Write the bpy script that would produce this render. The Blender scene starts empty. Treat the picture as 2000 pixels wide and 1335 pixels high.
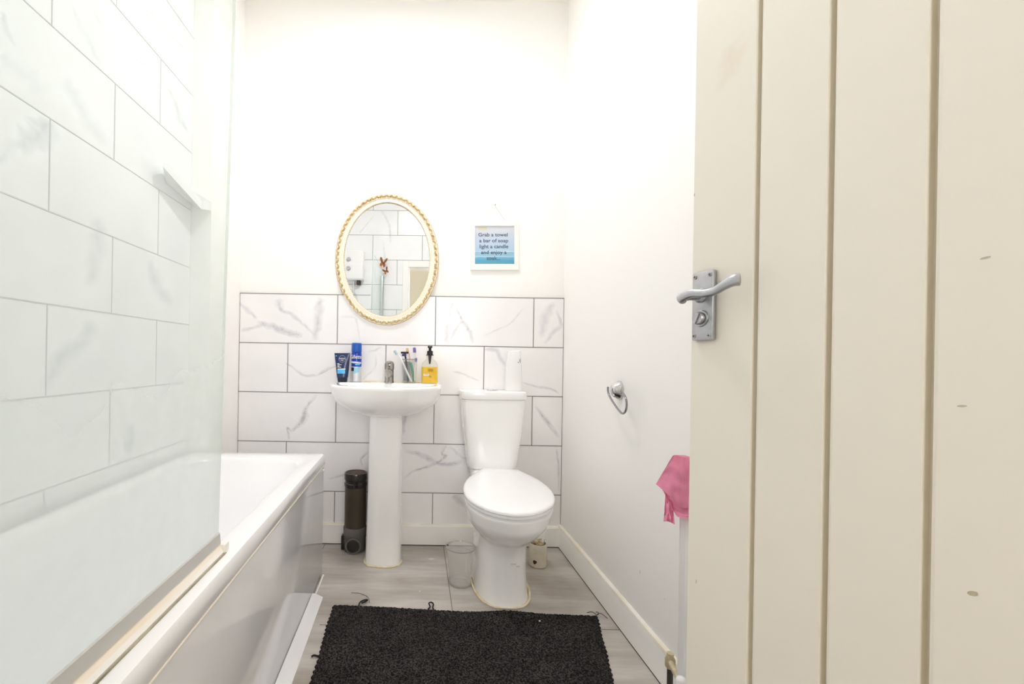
import bpy, bmesh, math, random
from mathutils import Vector, Matrix, noise as mnoise

random.seed(7)
PI = math.pi
SC = bpy.context.scene
COL = SC.collection

# ------------------------------------------------------------------ survey of the room
FPX = 862.0                 # focal length in pixels of a 2000 px wide frame
PX0, PY0 = 815.0, 700.0     # principal point
ROLL = 0.0165
CAM_H = 0.946
YB, XL, XR, YN, ZC = 2.25, -1.0, 0.745, 0.04, 2.78
YBOX, XBOX = 1.93, -0.91    # boxing at the end of the bath
cr, sr = math.cos(ROLL), math.sin(ROLL)

def ray(px, py):
    dx, dy = px - PX0, py - PY0
    return ((cr*dx + sr*dy)/FPX, -(-sr*dx + cr*dy)/FPX)   # X/Y, Z/Y

def PY(px, py, Y):
    a, b = ray(px, py); return Vector((a*Y, Y, CAM_H + b*Y))

def PZ(px, py, z=0.0):
    a, b = ray(px, py); Y = (z - CAM_H)/b; return Vector((a*Y, Y, z))

def PXX(px, py, X):
    a, b = ray(px, py); Y = X/a; return Vector((X, Y, CAM_H + b*Y))

# ------------------------------------------------------------------ materials
def lin(c):
    out = []
    for v in c:
        v = v/255.0
        out.append(v/12.92 if v <= 0.04045 else ((v + 0.055)/1.055)**2.4)
    return (*out, 1.0)

def newmat(name):
    m = bpy.data.materials.new(name); m.use_nodes = True
    nt = m.node_tree; nt.nodes.clear()
    out = nt.nodes.new('ShaderNodeOutputMaterial')
    return m, nt, out

def N(nt, t, **kw):
    n = nt.nodes.new(t)
    for k, v in kw.items():
        if k in n.inputs.keys() if isinstance(k, str) else False:
            n.inputs[k].default_value = v
        else:
            setattr(n, k, v)
    return n

def pbr(name, col, rough=0.5, metal=0.0, coat=0.0, spec=0.5, var=0.0, vscale=8.0, vcol=None, bump=0.0, bscale=60.0,
        trans=0.0, stretch=None, sss=0.0, stain=None, stain_scale=3.0, stain_lo=0.62, stain_hi=0.75):
    m, nt, out = newmat(name)
    b = nt.nodes.new('ShaderNodeBsdfPrincipled')
    b.inputs['Base Color'].default_value = lin(col)
    b.inputs['Roughness'].default_value = rough
    b.inputs['Metallic'].default_value = metal
    b.inputs['Coat Weight'].default_value = coat
    b.inputs['Coat Roughness'].default_value = 0.05
    b.inputs['Specular IOR Level'].default_value = spec
    b.inputs['Transmission Weight'].default_value = trans
    if sss:
        b.inputs['Subsurface Weight'].default_value = sss
        b.inputs['Subsurface Radius'].default_value = (0.01, 0.01, 0.01)
    tc = nt.nodes.new('ShaderNodeTexCoord')
    mp = nt.nodes.new('ShaderNodeMapping')
    if stretch: mp.inputs['Scale'].default_value = stretch
    nt.links.new(tc.outputs['Object'], mp.inputs['Vector'])
    src = None
    if var > 0:
        nz = nt.nodes.new('ShaderNodeTexNoise')
        nz.inputs['Scale'].default_value = vscale
        nz.inputs['Detail'].default_value = 6.0
        nt.links.new(mp.outputs['Vector'], nz.inputs['Vector'])
        rp = nt.nodes.new('ShaderNodeValToRGB')
        rp.color_ramp.elements[0].position = 0.3
        rp.color_ramp.elements[1].position = 0.7
        c2 = vcol if vcol else tuple(max(0, c*(1 - var)) for c in col)
        rp.color_ramp.elements[0].color = lin(c2)
        rp.color_ramp.elements[1].color = lin(col)
        nt.links.new(nz.outputs['Fac'], rp.inputs['Fac'])
        src = rp.outputs['Color']
    if stain:
        nz2 = nt.nodes.new('ShaderNodeTexNoise')
        nz2.inputs['Scale'].default_value = stain_scale
        nz2.inputs['Detail'].default_value = 8.0
        nt.links.new(mp.outputs['Vector'], nz2.inputs['Vector'])
        mr = nt.nodes.new('ShaderNodeMapRange')
        mr.inputs['From Min'].default_value = stain_lo
        mr.inputs['From Max'].default_value = stain_hi
        nt.links.new(nz2.outputs['Fac'], mr.inputs['Value'])
        mx = nt.nodes.new('ShaderNodeMix'); mx.data_type = 'RGBA'
        nt.links.new(mr.outputs['Result'], mx.inputs['Factor'])
        if src: nt.links.new(src, mx.inputs[6])
        else: mx.inputs[6].default_value = lin(col)
        mx.inputs[7].default_value = lin(stain)
        src = mx.outputs[2]
    if src: nt.links.new(src, b.inputs['Base Color'])
    if bump > 0:
        nb = nt.nodes.new('ShaderNodeTexNoise')
        nb.inputs['Scale'].default_value = bscale
        nb.inputs['Detail'].default_value = 3.0
        nt.links.new(tc.outputs['Object'], nb.inputs['Vector'])
        bp = nt.nodes.new('ShaderNodeBump')
        bp.inputs['Strength'].default_value = bump
        bp.inputs['Distance'].default_value = 0.002
        nt.links.new(nb.outputs['Fac'], bp.inputs['Height'])
        nt.links.new(bp.outputs['Normal'], b.inputs['Normal'])
    nt.links.new(b.outputs['BSDF'], out.inputs['Surface'])
    return m

def clear(name, tint=(240, 244, 243), haze=0.08, hazecol=(235, 238, 236), gloss=0.08, rough=0.04, blotch=0.0, zlo=None, zhi=None, haze_lo=None, edge=0.35):
    """thin see-through plastic or glass with a little scum on it"""
    m, nt, out = newmat(name)
    tr = nt.nodes.new('ShaderNodeBsdfTransparent'); tr.inputs['Color'].default_value = lin(tint)
    df = nt.nodes.new('ShaderNodeBsdfDiffuse'); df.inputs['Color'].default_value = lin(hazecol)
    tl = nt.nodes.new('ShaderNodeBsdfTranslucent'); tl.inputs['Color'].default_value = lin(hazecol)
    dm = nt.nodes.new('ShaderNodeMixShader'); dm.inputs[0].default_value = 0.45
    nt.links.new(df.outputs[0], dm.inputs[1]); nt.links.new(tl.outputs[0], dm.inputs[2])
    gl = nt.nodes.new('ShaderNodeBsdfGlossy'); gl.inputs['Roughness'].default_value = rough
    m1 = nt.nodes.new('ShaderNodeMixShader'); m1.inputs[0].default_value = haze
    nt.links.new(tr.outputs[0], m1.inputs[1]); nt.links.new(dm.outputs[0], m1.inputs[2])
    fr = nt.nodes.new('ShaderNodeLayerWeight'); fr.inputs['Blend'].default_value = edge
    mu = nt.nodes.new('ShaderNodeMath'); mu.operation = 'MULTIPLY'; mu.inputs[1].default_value = gloss*4
    mu.use_clamp = True
    nt.links.new(fr.outputs['Fresnel'], mu.inputs[0])
    m2 = nt.nodes.new('ShaderNodeMixShader')
    nt.links.new(mu.outputs[0], m2.inputs[0])
    nt.links.new(m1.outputs[0], m2.inputs[1]); nt.links.new(gl.outputs[0], m2.inputs[2])
    nt.links.new(m2.outputs[0], out.inputs['Surface'])
    tc = nt.nodes.new('ShaderNodeTexCoord')
    if blotch:
        nz = nt.nodes.new('ShaderNodeTexNoise'); nz.inputs['Scale'].default_value = 5.0; nz.inputs['Detail'].default_value = 5.0
        nt.links.new(tc.outputs['Object'], nz.inputs['Vector'])
        mr = nt.nodes.new('ShaderNodeMapRange')
        mr.inputs['From Min'].default_value = 0.3; mr.inputs['From Max'].default_value = 0.7
        mr.inputs['To Min'].default_value = -blotch; mr.inputs['To Max'].default_value = blotch
        nt.links.new(nz.outputs['Fac'], mr.inputs['Value'])
        sep = nt.nodes.new('ShaderNodeSeparateXYZ'); nt.links.new(tc.outputs['Object'], sep.inputs[0])
        mz = nt.nodes.new('ShaderNodeMapRange'); mz.interpolation_type = 'SMOOTHSTEP'
        mz.inputs['From Min'].default_value = zlo; mz.inputs['From Max'].default_value = zhi
        mz.inputs['To Min'].default_value = haze_lo; mz.inputs['To Max'].default_value = haze
        nt.links.new(sep.outputs['Z'], mz.inputs['Value'])
        ad = nt.nodes.new('ShaderNodeMath'); ad.operation = 'ADD'; ad.use_clamp = True
        nt.links.new(mz.outputs[0], ad.inputs[0]); nt.links.new(mr.outputs[0], ad.inputs[1])
        nt.links.new(ad.outputs[0], m1.inputs[0])
    return m

def tile_mat(name, base, vein, rough=0.12):
    """glazed marble-look tile; the vein mask is a colour attribute of the mesh"""
    m, nt, out = newmat(name)
    b = nt.nodes.new('ShaderNodeBsdfPrincipled')
    b.inputs['Roughness'].default_value = rough
    at = nt.nodes.new('ShaderNodeAttribute'); at.attribute_name = 'vein'
    tc = nt.nodes.new('ShaderNodeTexCoord')
    nz = nt.nodes.new('ShaderNodeTexNoise'); nz.inputs['Scale'].default_value = 5.0; nz.inputs['Detail'].default_value = 7.0
    nt.links.new(tc.outputs['Object'], nz.inputs['Vector'])
    mr = nt.nodes.new('ShaderNodeMapRange')
    mr.inputs['From Min'].default_value = 0.35; mr.inputs['From Max'].default_value = 0.75
    mr.inputs['To Min'].default_value = 0.0; mr.inputs['To Max'].default_value = 0.16
    nt.links.new(nz.outputs['Fac'], mr.inputs['Value'])
    nz2 = nt.nodes.new('ShaderNodeTexNoise'); nz2.inputs['Scale'].default_value = 28.0; nz2.inputs['Detail'].default_value = 5.0
    nt.links.new(tc.outputs['Object'], nz2.inputs['Vector'])
    mr2 = nt.nodes.new('ShaderNodeMapRange')
    mr2.inputs['From Min'].default_value = 0.25; mr2.inputs['From Max'].default_value = 0.65
    mr2.inputs['To Min'].default_value = 0.26; mr2.inputs['To Max'].default_value = 0.66
    nt.links.new(nz2.outputs['Fac'], mr2.inputs['Value'])
    mu = nt.nodes.new('ShaderNodeMath'); mu.operation = 'MULTIPLY'
    sx_ = nt.nodes.new('ShaderNodeSeparateColor'); nt.links.new(at.outputs['Color'], sx_.inputs[0])
    nt.links.new(sx_.outputs[0], mu.inputs[0]); nt.links.new(mr2.outputs[0], mu.inputs[1])
    ad = nt.nodes.new('ShaderNodeMath'); ad.operation = 'MAXIMUM'; ad.use_clamp = True
    nt.links.new(sx_.outputs[1], ad.inputs[0]); nt.links.new(mr.outputs[0], ad.inputs[1])
    mx = nt.nodes.new('ShaderNodeMix'); mx.data_type = 'RGBA'
    mx.inputs[6].default_value = lin(base); mx.inputs[7].default_value = lin(vein)
    nt.links.new(ad.outputs[0], mx.inputs['Factor'])
    nt.links.new(mx.outputs[2], b.inputs['Base Color'])
    # the vein ribbons fade out at their soft margins
    a4 = nt.nodes.new('ShaderNodeMath'); a4.operation = 'ADD'; a4.use_clamp = True
    inv = nt.nodes.new('ShaderNodeMath'); inv.operation = 'SUBTRACT'; inv.inputs[0].default_value = 1.0
    nt.links.new(sx_.outputs[1], inv.inputs[1])
    nt.links.new(mu.outputs[0], a4.inputs[0]); nt.links.new(inv.outputs[0], a4.inputs[1])
    nt.links.new(a4.outputs[0], b.inputs['Alpha'])
    nt.links.new(b.outputs[0], out.inputs['Surface'])
    return m

M = {}
M['paint'] = pbr('wall_paint', (250, 249, 247), 0.55, bump=0.05, bscale=180)
M['paint_gloss'] = pbr('satin_white_paint', (247, 246, 243), 0.28, bump=0.04, bscale=30)
M['skirt_top'] = pbr('yellowed_caulk', (244, 241, 234), 0.4, var=0.12, vscale=14, vcol=(236, 228, 210))
M['ceiling'] = pbr('ceiling_paint', (250, 248, 243), 0.7)
M['hall'] = pbr('hall_paint', (240, 236, 224), 0.6)
M['tile'] = tile_mat('marble_tile', (246, 245, 245), (206, 207, 216), 0.2)
M['tile_l'] = tile_mat('marble_tile_side', (245, 246, 247), (206, 212, 224), 0.2)
M['grout'] = pbr('grout', (140, 136, 132), 0.8)
M['grout_l'] = pbr('grout_pale', (205, 206, 206), 0.8)
M['ceramic'] = pbr('glazed_ceramic', (248, 248, 247), 0.1, coat=0.5)
M['lidplastic'] = pbr('seat_plastic', (246, 247, 248), 0.16, coat=0.3)
M['acrylic'] = pbr('bath_acrylic', (247, 247, 249), 0.14, coat=0.4)
M['panelmat'] = pbr('bath_panel_acrylic', (236, 236, 238), 0.1, coat=0.35, var=0.05, vscale=2.5)
M['chrome'] = pbr('chrome', (215, 215, 215), 0.12, metal=1.0)
M['chrome_dull'] = pbr('limescaled_chrome', (186, 182, 176), 0.28, metal=1.0, var=0.16, vscale=60)
M['satin'] = pbr('satin_chrome', (196, 198, 202), 0.34, metal=1.0, var=0.12, vscale=40)
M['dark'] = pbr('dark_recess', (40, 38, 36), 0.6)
M['cream'] = pbr('cream_door_paint', (236, 231, 220), 0.38, bump=0.05, bscale=22, stain=(226, 216, 194), stain_scale=6, stain_lo=0.66, stain_hi=0.8)
M['gold'] = pbr('gilt', (232, 210, 160), 0.42, metal=0.25, var=0.4, vscale=80, vcol=(176, 144, 86))
M['ivory'] = pbr('ivory_frame', (250, 240, 222), 0.35)
M['string'] = pbr('string', (214, 210, 200), 0.8)
M['white_plastic'] = pbr('white_plastic', (243, 243, 243), 0.25)
M['black_plastic'] = pbr('black_plastic', (18, 18, 20), 0.3)
M['navy'] = pbr('navy_plastic', (16, 38, 84), 0.25, coat=0.3)
M['navy_cap'] = pbr('dark_navy_cap', (14, 24, 46), 0.3)
M['sky'] = pbr('light_blue_print', (80, 185, 240), 0.35)
M['royal'] = pbr('royal_blue', (8, 52, 160), 0.22, coat=0.3)
M['royal_cap'] = pbr('blue_cap', (10, 84, 178), 0.3)
M['silver'] = pbr('silver_can', (222, 224, 228), 0.28, metal=0.5)
M['ink_white'] = pbr('white_print', (240, 242, 246), 0.4)
M['amber'] = pbr('amber_soap', (248, 200, 10), 0.12, sss=0.0, coat=0.4)
M['inkbrown'] = pbr('brown_print', (168, 122, 8), 0.5)
M['grey_ink'] = pbr('grey_print', (92, 98, 104), 0.5)
M['clear'] = clear('clear_plastic', tint=(250, 251, 250), haze=0.07, hazecol=(245, 246, 245), gloss=0.05, edge=0.25)
M['clear_cup'] = clear('scuffed_clear_plastic', tint=(250, 250, 249), haze=0.24, hazecol=(254, 252, 251), gloss=0.06, edge=0.35)
M['glass'] = clear('limescaled_glass', tint=(250, 253, 252), haze=0.10, hazecol=(246, 250, 249), gloss=0.015, rough=0.1, blotch=0.04, zlo=0.5, zhi=1.3, haze_lo=0.42)
M['glass_edge'] = clear('glass_edge', tint=(226, 236, 230), haze=0.35, hazecol=(240, 246, 242), gloss=0.02)
M['seal'] = pbr('yellowed_seal', (246, 244, 241), 0.35, var=0.3, vscale=4.0, vcol=(244, 238, 228))
M['seal_stain'] = pbr('orange_stained_seal', (246, 240, 230), 0.35, var=0.3, vscale=3.0, vcol=(242, 224, 196))
M['seal_grey'] = pbr('screen_rail', (200, 199, 197), 0.3)
M['sealant'] = pbr('old_sealant', (245, 240, 222), 0.5, var=0.4, vscale=22, vcol=(226, 204, 158))
M['pipe'] = pbr('brown_soil_pipe', (66, 58, 40), 0.4, var=0.12, vscale=6)
M['pipe_collar'] = pbr('black_rubber_collar', (20, 15, 11), 0.2, coat=0.4)
M['pipe_grey'] = pbr('grey_socket', (104, 100, 97), 0.5, var=0.15, vscale=20)
M['rust'] = pbr('brown_cap', (96, 74, 56), 0.6, var=0.4, vscale=60)
M['pink'] = pbr('pink_cotton', (255, 184, 212), 0.85, bump=0.3, bscale=400, var=0.06, vscale=40)
M['brass'] = pbr('tarnished_brass', (226, 214, 176), 0.4, metal=0.2, var=0.2, vscale=50)
M['radiator'] = pbr('radiator_enamel', (240, 240, 240), 0.3)
M['offwhite'] = pbr('aged_plastic', (226, 218, 200), 0.35, var=0.1, vscale=18)
M['crust'] = pbr('cream_crust', (214, 198, 158), 0.8, var=0.35, vscale=50)
M['stain_dark'] = pbr('brown_stain', (70, 50, 22), 0.6)
M['mint'] = pbr('pale_blue_bristle', (190, 218, 226), 0.7)
M['green'] = pbr('green_handle', (70, 150, 122), 0.35)
M['peach'] = pbr('peach_handle', (240, 200, 172), 0.4)
M['purple'] = pbr('lilac_rubber', (150, 132, 196), 0.4)
M['violet'] = pbr('dark_violet', (66, 42, 120), 0.4)
M['orange'] = pbr('butterfly_orange', (190, 112, 52), 0.6, var=0.5, vscale=60, vcol=(90, 52, 28))
M['silvered'] = pbr('mirror_silver', (250, 252, 252), 0.0, metal=1.0)
M['text'] = pbr('sign_ink', (74, 92, 116), 0.6)
M['thread'] = pbr('black_thread', (26, 24, 26), 0.9)
M['tape'] = pbr('tape', (206, 204, 192), 0.4)

def mat_floor():
    m, nt, out = newmat('grey_stone_laminate')
    b = nt.nodes.new('ShaderNodeBsdfPrincipled'); b.inputs['Roughness'].default_value = 0.36
    tc = nt.nodes.new('ShaderNodeTexCoord')
    def nz(scale, sc3, det=7.0):
        mp = nt.nodes.new('ShaderNodeMapping'); mp.inputs['Scale'].default_value = sc3
        mp.inputs['Rotation'].default_value = (0, 0, 0.18)
        n = nt.nodes.new('ShaderNodeTexNoise'); n.inputs['Scale'].default_value = scale; n.inputs['Detail'].default_value = det
        nt.links.new(tc.outputs['Object'], mp.inputs['Vector']); nt.links.new(mp.outputs[0], n.inputs['Vector'])
        return n
    a = nz(2.2, (1.0, 4.5, 1.0)); c = nz(9.0, (1.0, 6.0, 1.0)); g = nz(3.0, (1, 1, 1))
    rp = nt.nodes.new('ShaderNodeValToRGB')
    e = rp.color_ramp.elements
    e[0].position = 0.3; e[0].color = lin((166, 158, 150)); e[1].position = 0.72; e[1].color = lin((208, 203, 198))
    nt.links.new(a.outputs['Fac'], rp.inputs['Fac'])
    mx = nt.nodes.new('ShaderNodeMix'); mx.data_type = 'RGBA'; mx.blend_type = 'MULTIPLY'
    r2 = nt.nodes.new('ShaderNodeValToRGB')
    r2.color_ramp.elements[0].position = 0.32; r2.color_ramp.elements[0].color = (0.78, 0.77, 0.76, 1)
    r2.color_ramp.elements[1].position = 0.62; r2.color_ramp.elements[1].color = (1, 1, 1, 1)
    nt.links.new(c.outputs['Fac'], r2.inputs['Fac'])
    mx.inputs['Factor'].default_value = 0.6
    nt.links.new(rp.outputs[0], mx.inputs[6]); nt.links.new(r2.outputs[0], mx.inputs[7])
    mr = nt.nodes.new('ShaderNodeMapRange'); mr.inputs['From Min'].default_value = 0.58; mr.inputs['From Max'].default_value = 0.75
    mr.inputs['To Max'].default_value = 0.5
    nt.links.new(g.outputs['Fac'], mr.inputs['Value'])
    m2 = nt.nodes.new('ShaderNodeMix'); m2.data_type = 'RGBA'
    nt.links.new(mr.outputs[0], m2.inputs['Factor']); nt.links.new(mx.outputs[2], m2.inputs[6])
    m2.inputs[7].default_value = lin((132, 114, 90))
    nt.links.new(m2.outputs[2], b.inputs['Base Color'])
    nt.links.new(b.outputs[0], out.inputs['Surface'])
    return m
M['floor'] = mat_floor()

def mat_print():
    m, nt, out = newmat('seaside_print')
    b = nt.nodes.new('ShaderNodeBsdfPrincipled'); b.inputs['Roughness'].default_value = 0.35
    tc = nt.nodes.new('ShaderNodeTexCoord'); sp = nt.nodes.new('ShaderNodeSeparateXYZ')
    nt.links.new(tc.outputs['Generated'], sp.inputs[0])
    nz = nt.nodes.new('ShaderNodeTexNoise'); nz.inputs['Scale'].default_value = 5.0
    mp = nt.nodes.new('ShaderNodeMapping'); mp.inputs['Scale'].default_value = (1, 1, 5)
    nt.links.new(tc.outputs['Generated'], mp.inputs[0]); nt.links.new(mp.outputs[0], nz.inputs['Vector'])
    ma = nt.nodes.new('ShaderNodeMath'); ma.operation = 'MULTIPLY_ADD'; ma.inputs[1].default_value = 0.05
    nt.links.new(nz.outputs['Fac'], ma.inputs[0]); nt.links.new(sp.outputs['Z'], ma.inputs[2])
    rp = nt.nodes.new('ShaderNodeValToRGB'); cr_ = rp.color_ramp
    stops = [(0.0, (92, 158, 178)), (0.12, (84, 160, 192)), (0.2, (110, 176, 204)), (0.225, (176, 208, 224)), (0.25, (150, 192, 212)),
             (0.345, (142, 190, 214)), (0.355, (206, 222, 234)), (0.38, (176, 202, 226)), (0.7, (192, 206, 224)), (1.0, (214, 216, 222))]
    cr_.elements[0].position = stops[0][0]; cr_.elements[0].color = lin(stops[0][1])
    cr_.elements[1].position = 1.0; cr_.elements[1].color = lin(stops[-1][1])
    for p, c in stops[1:-1]:
        e = cr_.elements.new(p); e.color = lin(c)
    nt.links.new(ma.outputs[0], rp.inputs['Fac']); nt.links.new(rp.outputs[0], b.inputs['Base Color'])
    nt.links.new(b.outputs[0], out.inputs['Surface'])
    return m
M['print'] = mat_print()

def mat_mat():
    m, nt, out = newmat('black_loop_pile')
    b = nt.nodes.new('ShaderNodeBsdfPrincipled'); b.inputs['Roughness'].default_value = 0.95
    b.inputs['Specular IOR Level'].default_value = 0.15
    tc = nt.nodes.new('ShaderNodeTexCoord')
    nz = nt.nodes.new('ShaderNodeTexNoise'); nz.inputs['Scale'].default_value = 190.0; nz.inputs['Detail'].default_value = 3.0
    n2 = nt.nodes.new('ShaderNodeTexNoise'); n2.inputs['Scale'].default_value = 7.0; n2.inputs['Detail'].default_value = 3.0
    nt.links.new(tc.outputs['Object'], nz.inputs['Vector']); nt.links.new(tc.outputs['Object'], n2.inputs['Vector'])
    rp = nt.nodes.new('ShaderNodeValToRGB'); e = rp.color_ramp.elements
    e[0].position = 0.42; e[0].color = lin((22, 21, 22)); e[1].position = 0.78; e[1].color = lin((84, 80, 78))
    nt.links.new(nz.outputs['Fac'], rp.inputs['Fac'])
    mr = nt.nodes.new('ShaderNodeMapRange'); mr.inputs['From Min'].default_value = 0.35; mr.inputs['From Max'].default_value = 0.65
    mr.inputs['To Min'].default_value = 0.75; mr.inputs['To Max'].default_value = 1.15
    nt.links.new(n2.outputs['Fac'], mr.inputs['Value'])
    mx = nt.nodes.new('ShaderNodeMix'); mx.data_type = 'RGBA'; mx.blend_type = 'MULTIPLY'; mx.inputs['Factor'].default_value = 1.0
    nt.links.new(rp.outputs[0], mx.inputs[6]); nt.links.new(mr.outputs[0], mx.inputs[7])
    nt.links.new(mx.outputs[2], b.inputs['Base Color']); nt.links.new(b.outputs[0], out.inputs['Surface'])
    return m
M['mat'] = mat_mat()

def mat_emit(name, col, s):
    m, nt, out = newmat(name)
    e = nt.nodes.new('ShaderNodeEmission'); e.inputs['Color'].default_value = (*col, 1); e.inputs['Strength'].default_value = s
    nt.links.new(e.outputs[0], out.inputs['Surface'])
    return m
LAMP = 49.0
M['lamp'] = mat_emit('lit_diffuser', (1.0, 0.982, 0.985), LAMP)

# ------------------------------------------------------------------ mesh helpers
def link(name, bm, mat, parent=None, smooth=35, loc=None):
    me = bpy.data.meshes.new(name)
    bmesh.ops.recalc_face_normals(bm, faces=bm.faces)
    bm.to_mesh(me); bm.free()
    for mm in (mat if isinstance(mat, (list, tuple)) else [mat]):
        me.materials.append(M[mm] if isinstance(mm, str) else mm)
    if smooth:
        me.polygons.foreach_set('use_smooth', [True]*len(me.polygons))
        me.set_sharp_from_angle(angle=math.radians(smooth))
    o = bpy.data.objects.new(name, me); COL.objects.link(o)
    if parent is not None: o.parent = parent
    if loc is not None: o.location = loc
    return o

def thing(name, label, cat, loc=(0, 0, 0), rz=0.0, group=None):
    o = bpy.data.objects.new(name, None); COL.objects.link(o)
    o.empty_display_size = 0.05
    o.location = loc; o.rotation_euler = (0, 0, rz)
    o['label'] = label; o['category'] = cat
    if group: o['group'] = group
    return o

def tag(o, label, cat, group=None):
    o['label'] = label; o['category'] = cat
    if group: o['group'] = group
    return o

def struct(o):
    o['kind'] = 'structure'
    return o

def BM(): return bmesh.new()

def box(bm, x0, x1, y0, y1, z0, z1, bev=0.0, mi=0, seg=2):
    vs = [bm.verts.new((x, y, z)) for x in (x0, x1) for y in (y0, y1) for z in (z0, z1)]
    idx = [(0, 1, 3, 2), (4, 6, 7, 5), (0, 4, 5, 1), (2, 3, 7, 6), (0, 2, 6, 4), (1, 5, 7, 3)]
    fs = [bm.faces.new([vs[i] for i in f]) for f in idx]
    for f in fs: f.material_index = mi
    if bev > 0:
        es = list({e for f in fs for e in f.edges})
        r = bmesh.ops.bevel(bm, geom=es, offset=bev, segments=seg, profile=0.5, affect='EDGES')
        for f in r['faces']: f.material_index = mi
    return fs

def loft(bm, loops, cap0=True, cap1=True, mi=0, closed=True):
    rows = [[bm.verts.new(p) for p in lp] for lp in loops]
    n = len(rows[0])
    for a, b in zip(rows, rows[1:]):
        for i in range(n if closed else n - 1):
            j = (i + 1) % n
            f = bm.faces.new((a[i], a[j], b[j], b[i])); f.material_index = mi
    if cap0:
        f = bm.faces.new(list(reversed(rows[0]))); f.material_index = mi
    if cap1:
        f = bm.faces.new(rows[-1]); f.material_index = mi
    return rows

def lathe(bm, prof, seg=32, c=(0, 0, 0), axis='Z', cap0=True, cap1=True, mi=0):
    loops = []
    for r, h in prof:
        lp = []
        for i in range(seg):
            a = 2*PI*i/seg
            u, v = r*math.cos(a), r*math.sin(a)
            p = {'Z': (u, v, h), 'Y': (u, h, v), 'X': (h, u, v)}[axis]
            lp.append((p[0] + c[0], p[1] + c[1], p[2] + c[2]))
        loops.append(lp)
    return loft(bm, loops, cap0, cap1, mi)

def smooth_path(pts, n=8):
    pts = [Vector(p) for p in pts]
    if len(pts) < 3: return pts
    out = []
    for i in range(len(pts) - 1):
        p0 = pts[max(i - 1, 0)]; p1 = pts[i]; p2 = pts[i + 1]; p3 = pts[min(i + 2, len(pts) - 1)]
        for k in range(n):
            t = k/n
            out.append(0.5*((2*p1) + (p2 - p0)*t + (2*p0 - 5*p1 + 4*p2 - p3)*t*t + (-p0 + 3*p1 - 3*p2 + p3)*t**3))
    out.append(pts[-1])
    return out

def tube(bm, pts, rad, seg=10, mi=0, flat=None, up=None, cap=True):
    pts = [Vector(p) for p in pts]
    n = len(pts)
    loops = []
    prev = None
    for i, p in enumerate(pts):
        t = (pts[min(i + 1, n - 1)] - pts[max(i - 1, 0)]).normalized()
        if prev is None:
            u = Vector(up) if up else Vector((0, 0, 1))
            if abs(u.dot(t)) > 0.95: u = Vector((1, 0, 0))
            prev = u
        a = (prev - t*prev.dot(t)).normalized(); prev = a
        b = t.cross(a)
        r = rad[i] if isinstance(rad, (list, tuple)) else rad
        fl = flat[i] if isinstance(flat, (list, tuple)) else (flat or 1.0)
        loops.append([tuple(p + a*(r*math.cos(2*PI*k/seg)) + b*(r*fl*math.sin(2*PI*k/seg))) for k in range(seg)])
    return loft(bm, loops, cap, cap, mi)

def sup(a, bf, bb, c, z, n=2.4, nb=None, seg=48, dx=0.0):
    """super-ellipse loop: half width a, front depth bf (towards -Y), back depth bb"""
    lp = []
    for i in range(seg):
        t = 2*PI*i/seg
        cc, ss = math.cos(t), math.sin(t)
        m = n if ss < 0 else (nb or n)
        x = a*math.copysign(abs(cc)**(2/m), cc)
        y = (bf if ss < 0 else bb)*math.copysign(abs(ss)**(2/m), ss)
        lp.append((c[0] + x + dx*y, c[1] + y, z))
    return lp

def ball(bm, c, r, sc=(1, 1, 1), seg=12, rings=8, rot=None, mi=0):
    mat = Matrix.Translation(c) @ (rot.to_4x4() if rot else Matrix.Identity(4)) @ Matrix.Diagonal((r*sc[0], r*sc[1], r*sc[2], 1))
    r_ = bmesh.ops.create_uvsphere(bm, u_segments=seg, v_segments=rings, radius=1.0, matrix=mat)
    for v in r_['verts']:
        for f in v.link_faces: f.material_index = mi

def text_obj(name, s, size, mat, parent, mw, align='CENTER', extrude=0.0003, sx=1.0, bold=0.0):
    cu = bpy.data.curves.new(name, 'FONT'); cu.body = s; cu.size = size; cu.align_x = align; cu.align_y = 'CENTER'
    cu.extrude = extrude; cu.offset = bold; cu.resolution_u = 3
    tmp = bpy.data.objects.new('tmp', cu); COL.objects.link(tmp)
    dg = bpy.context.evaluated_depsgraph_get()
    me = bpy.data.meshes.new_from_object(tmp.evaluated_get(dg))
    bpy.data.objects.remove(tmp); bpy.data.curves.remove(cu)
    me.name = name; me.materials.clear(); me.materials.append(M[mat])
    me.transform(mw @ Matrix.Diagonal((sx, 1, 1, 1)))
    o = bpy.data.objects.new(name, me); COL.objects.link(o); o.parent = parent
    return o

def face_mx(pos, right=(1, 0, 0), up=(0, 0, 1)):
    r = Vector(right).normalized(); u = Vector(up).normalized(); n = r.cross(u)
    m = Matrix((r, u, n)).transposed().to_4x4(); m.translation = Vector(pos)
    return m

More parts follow.
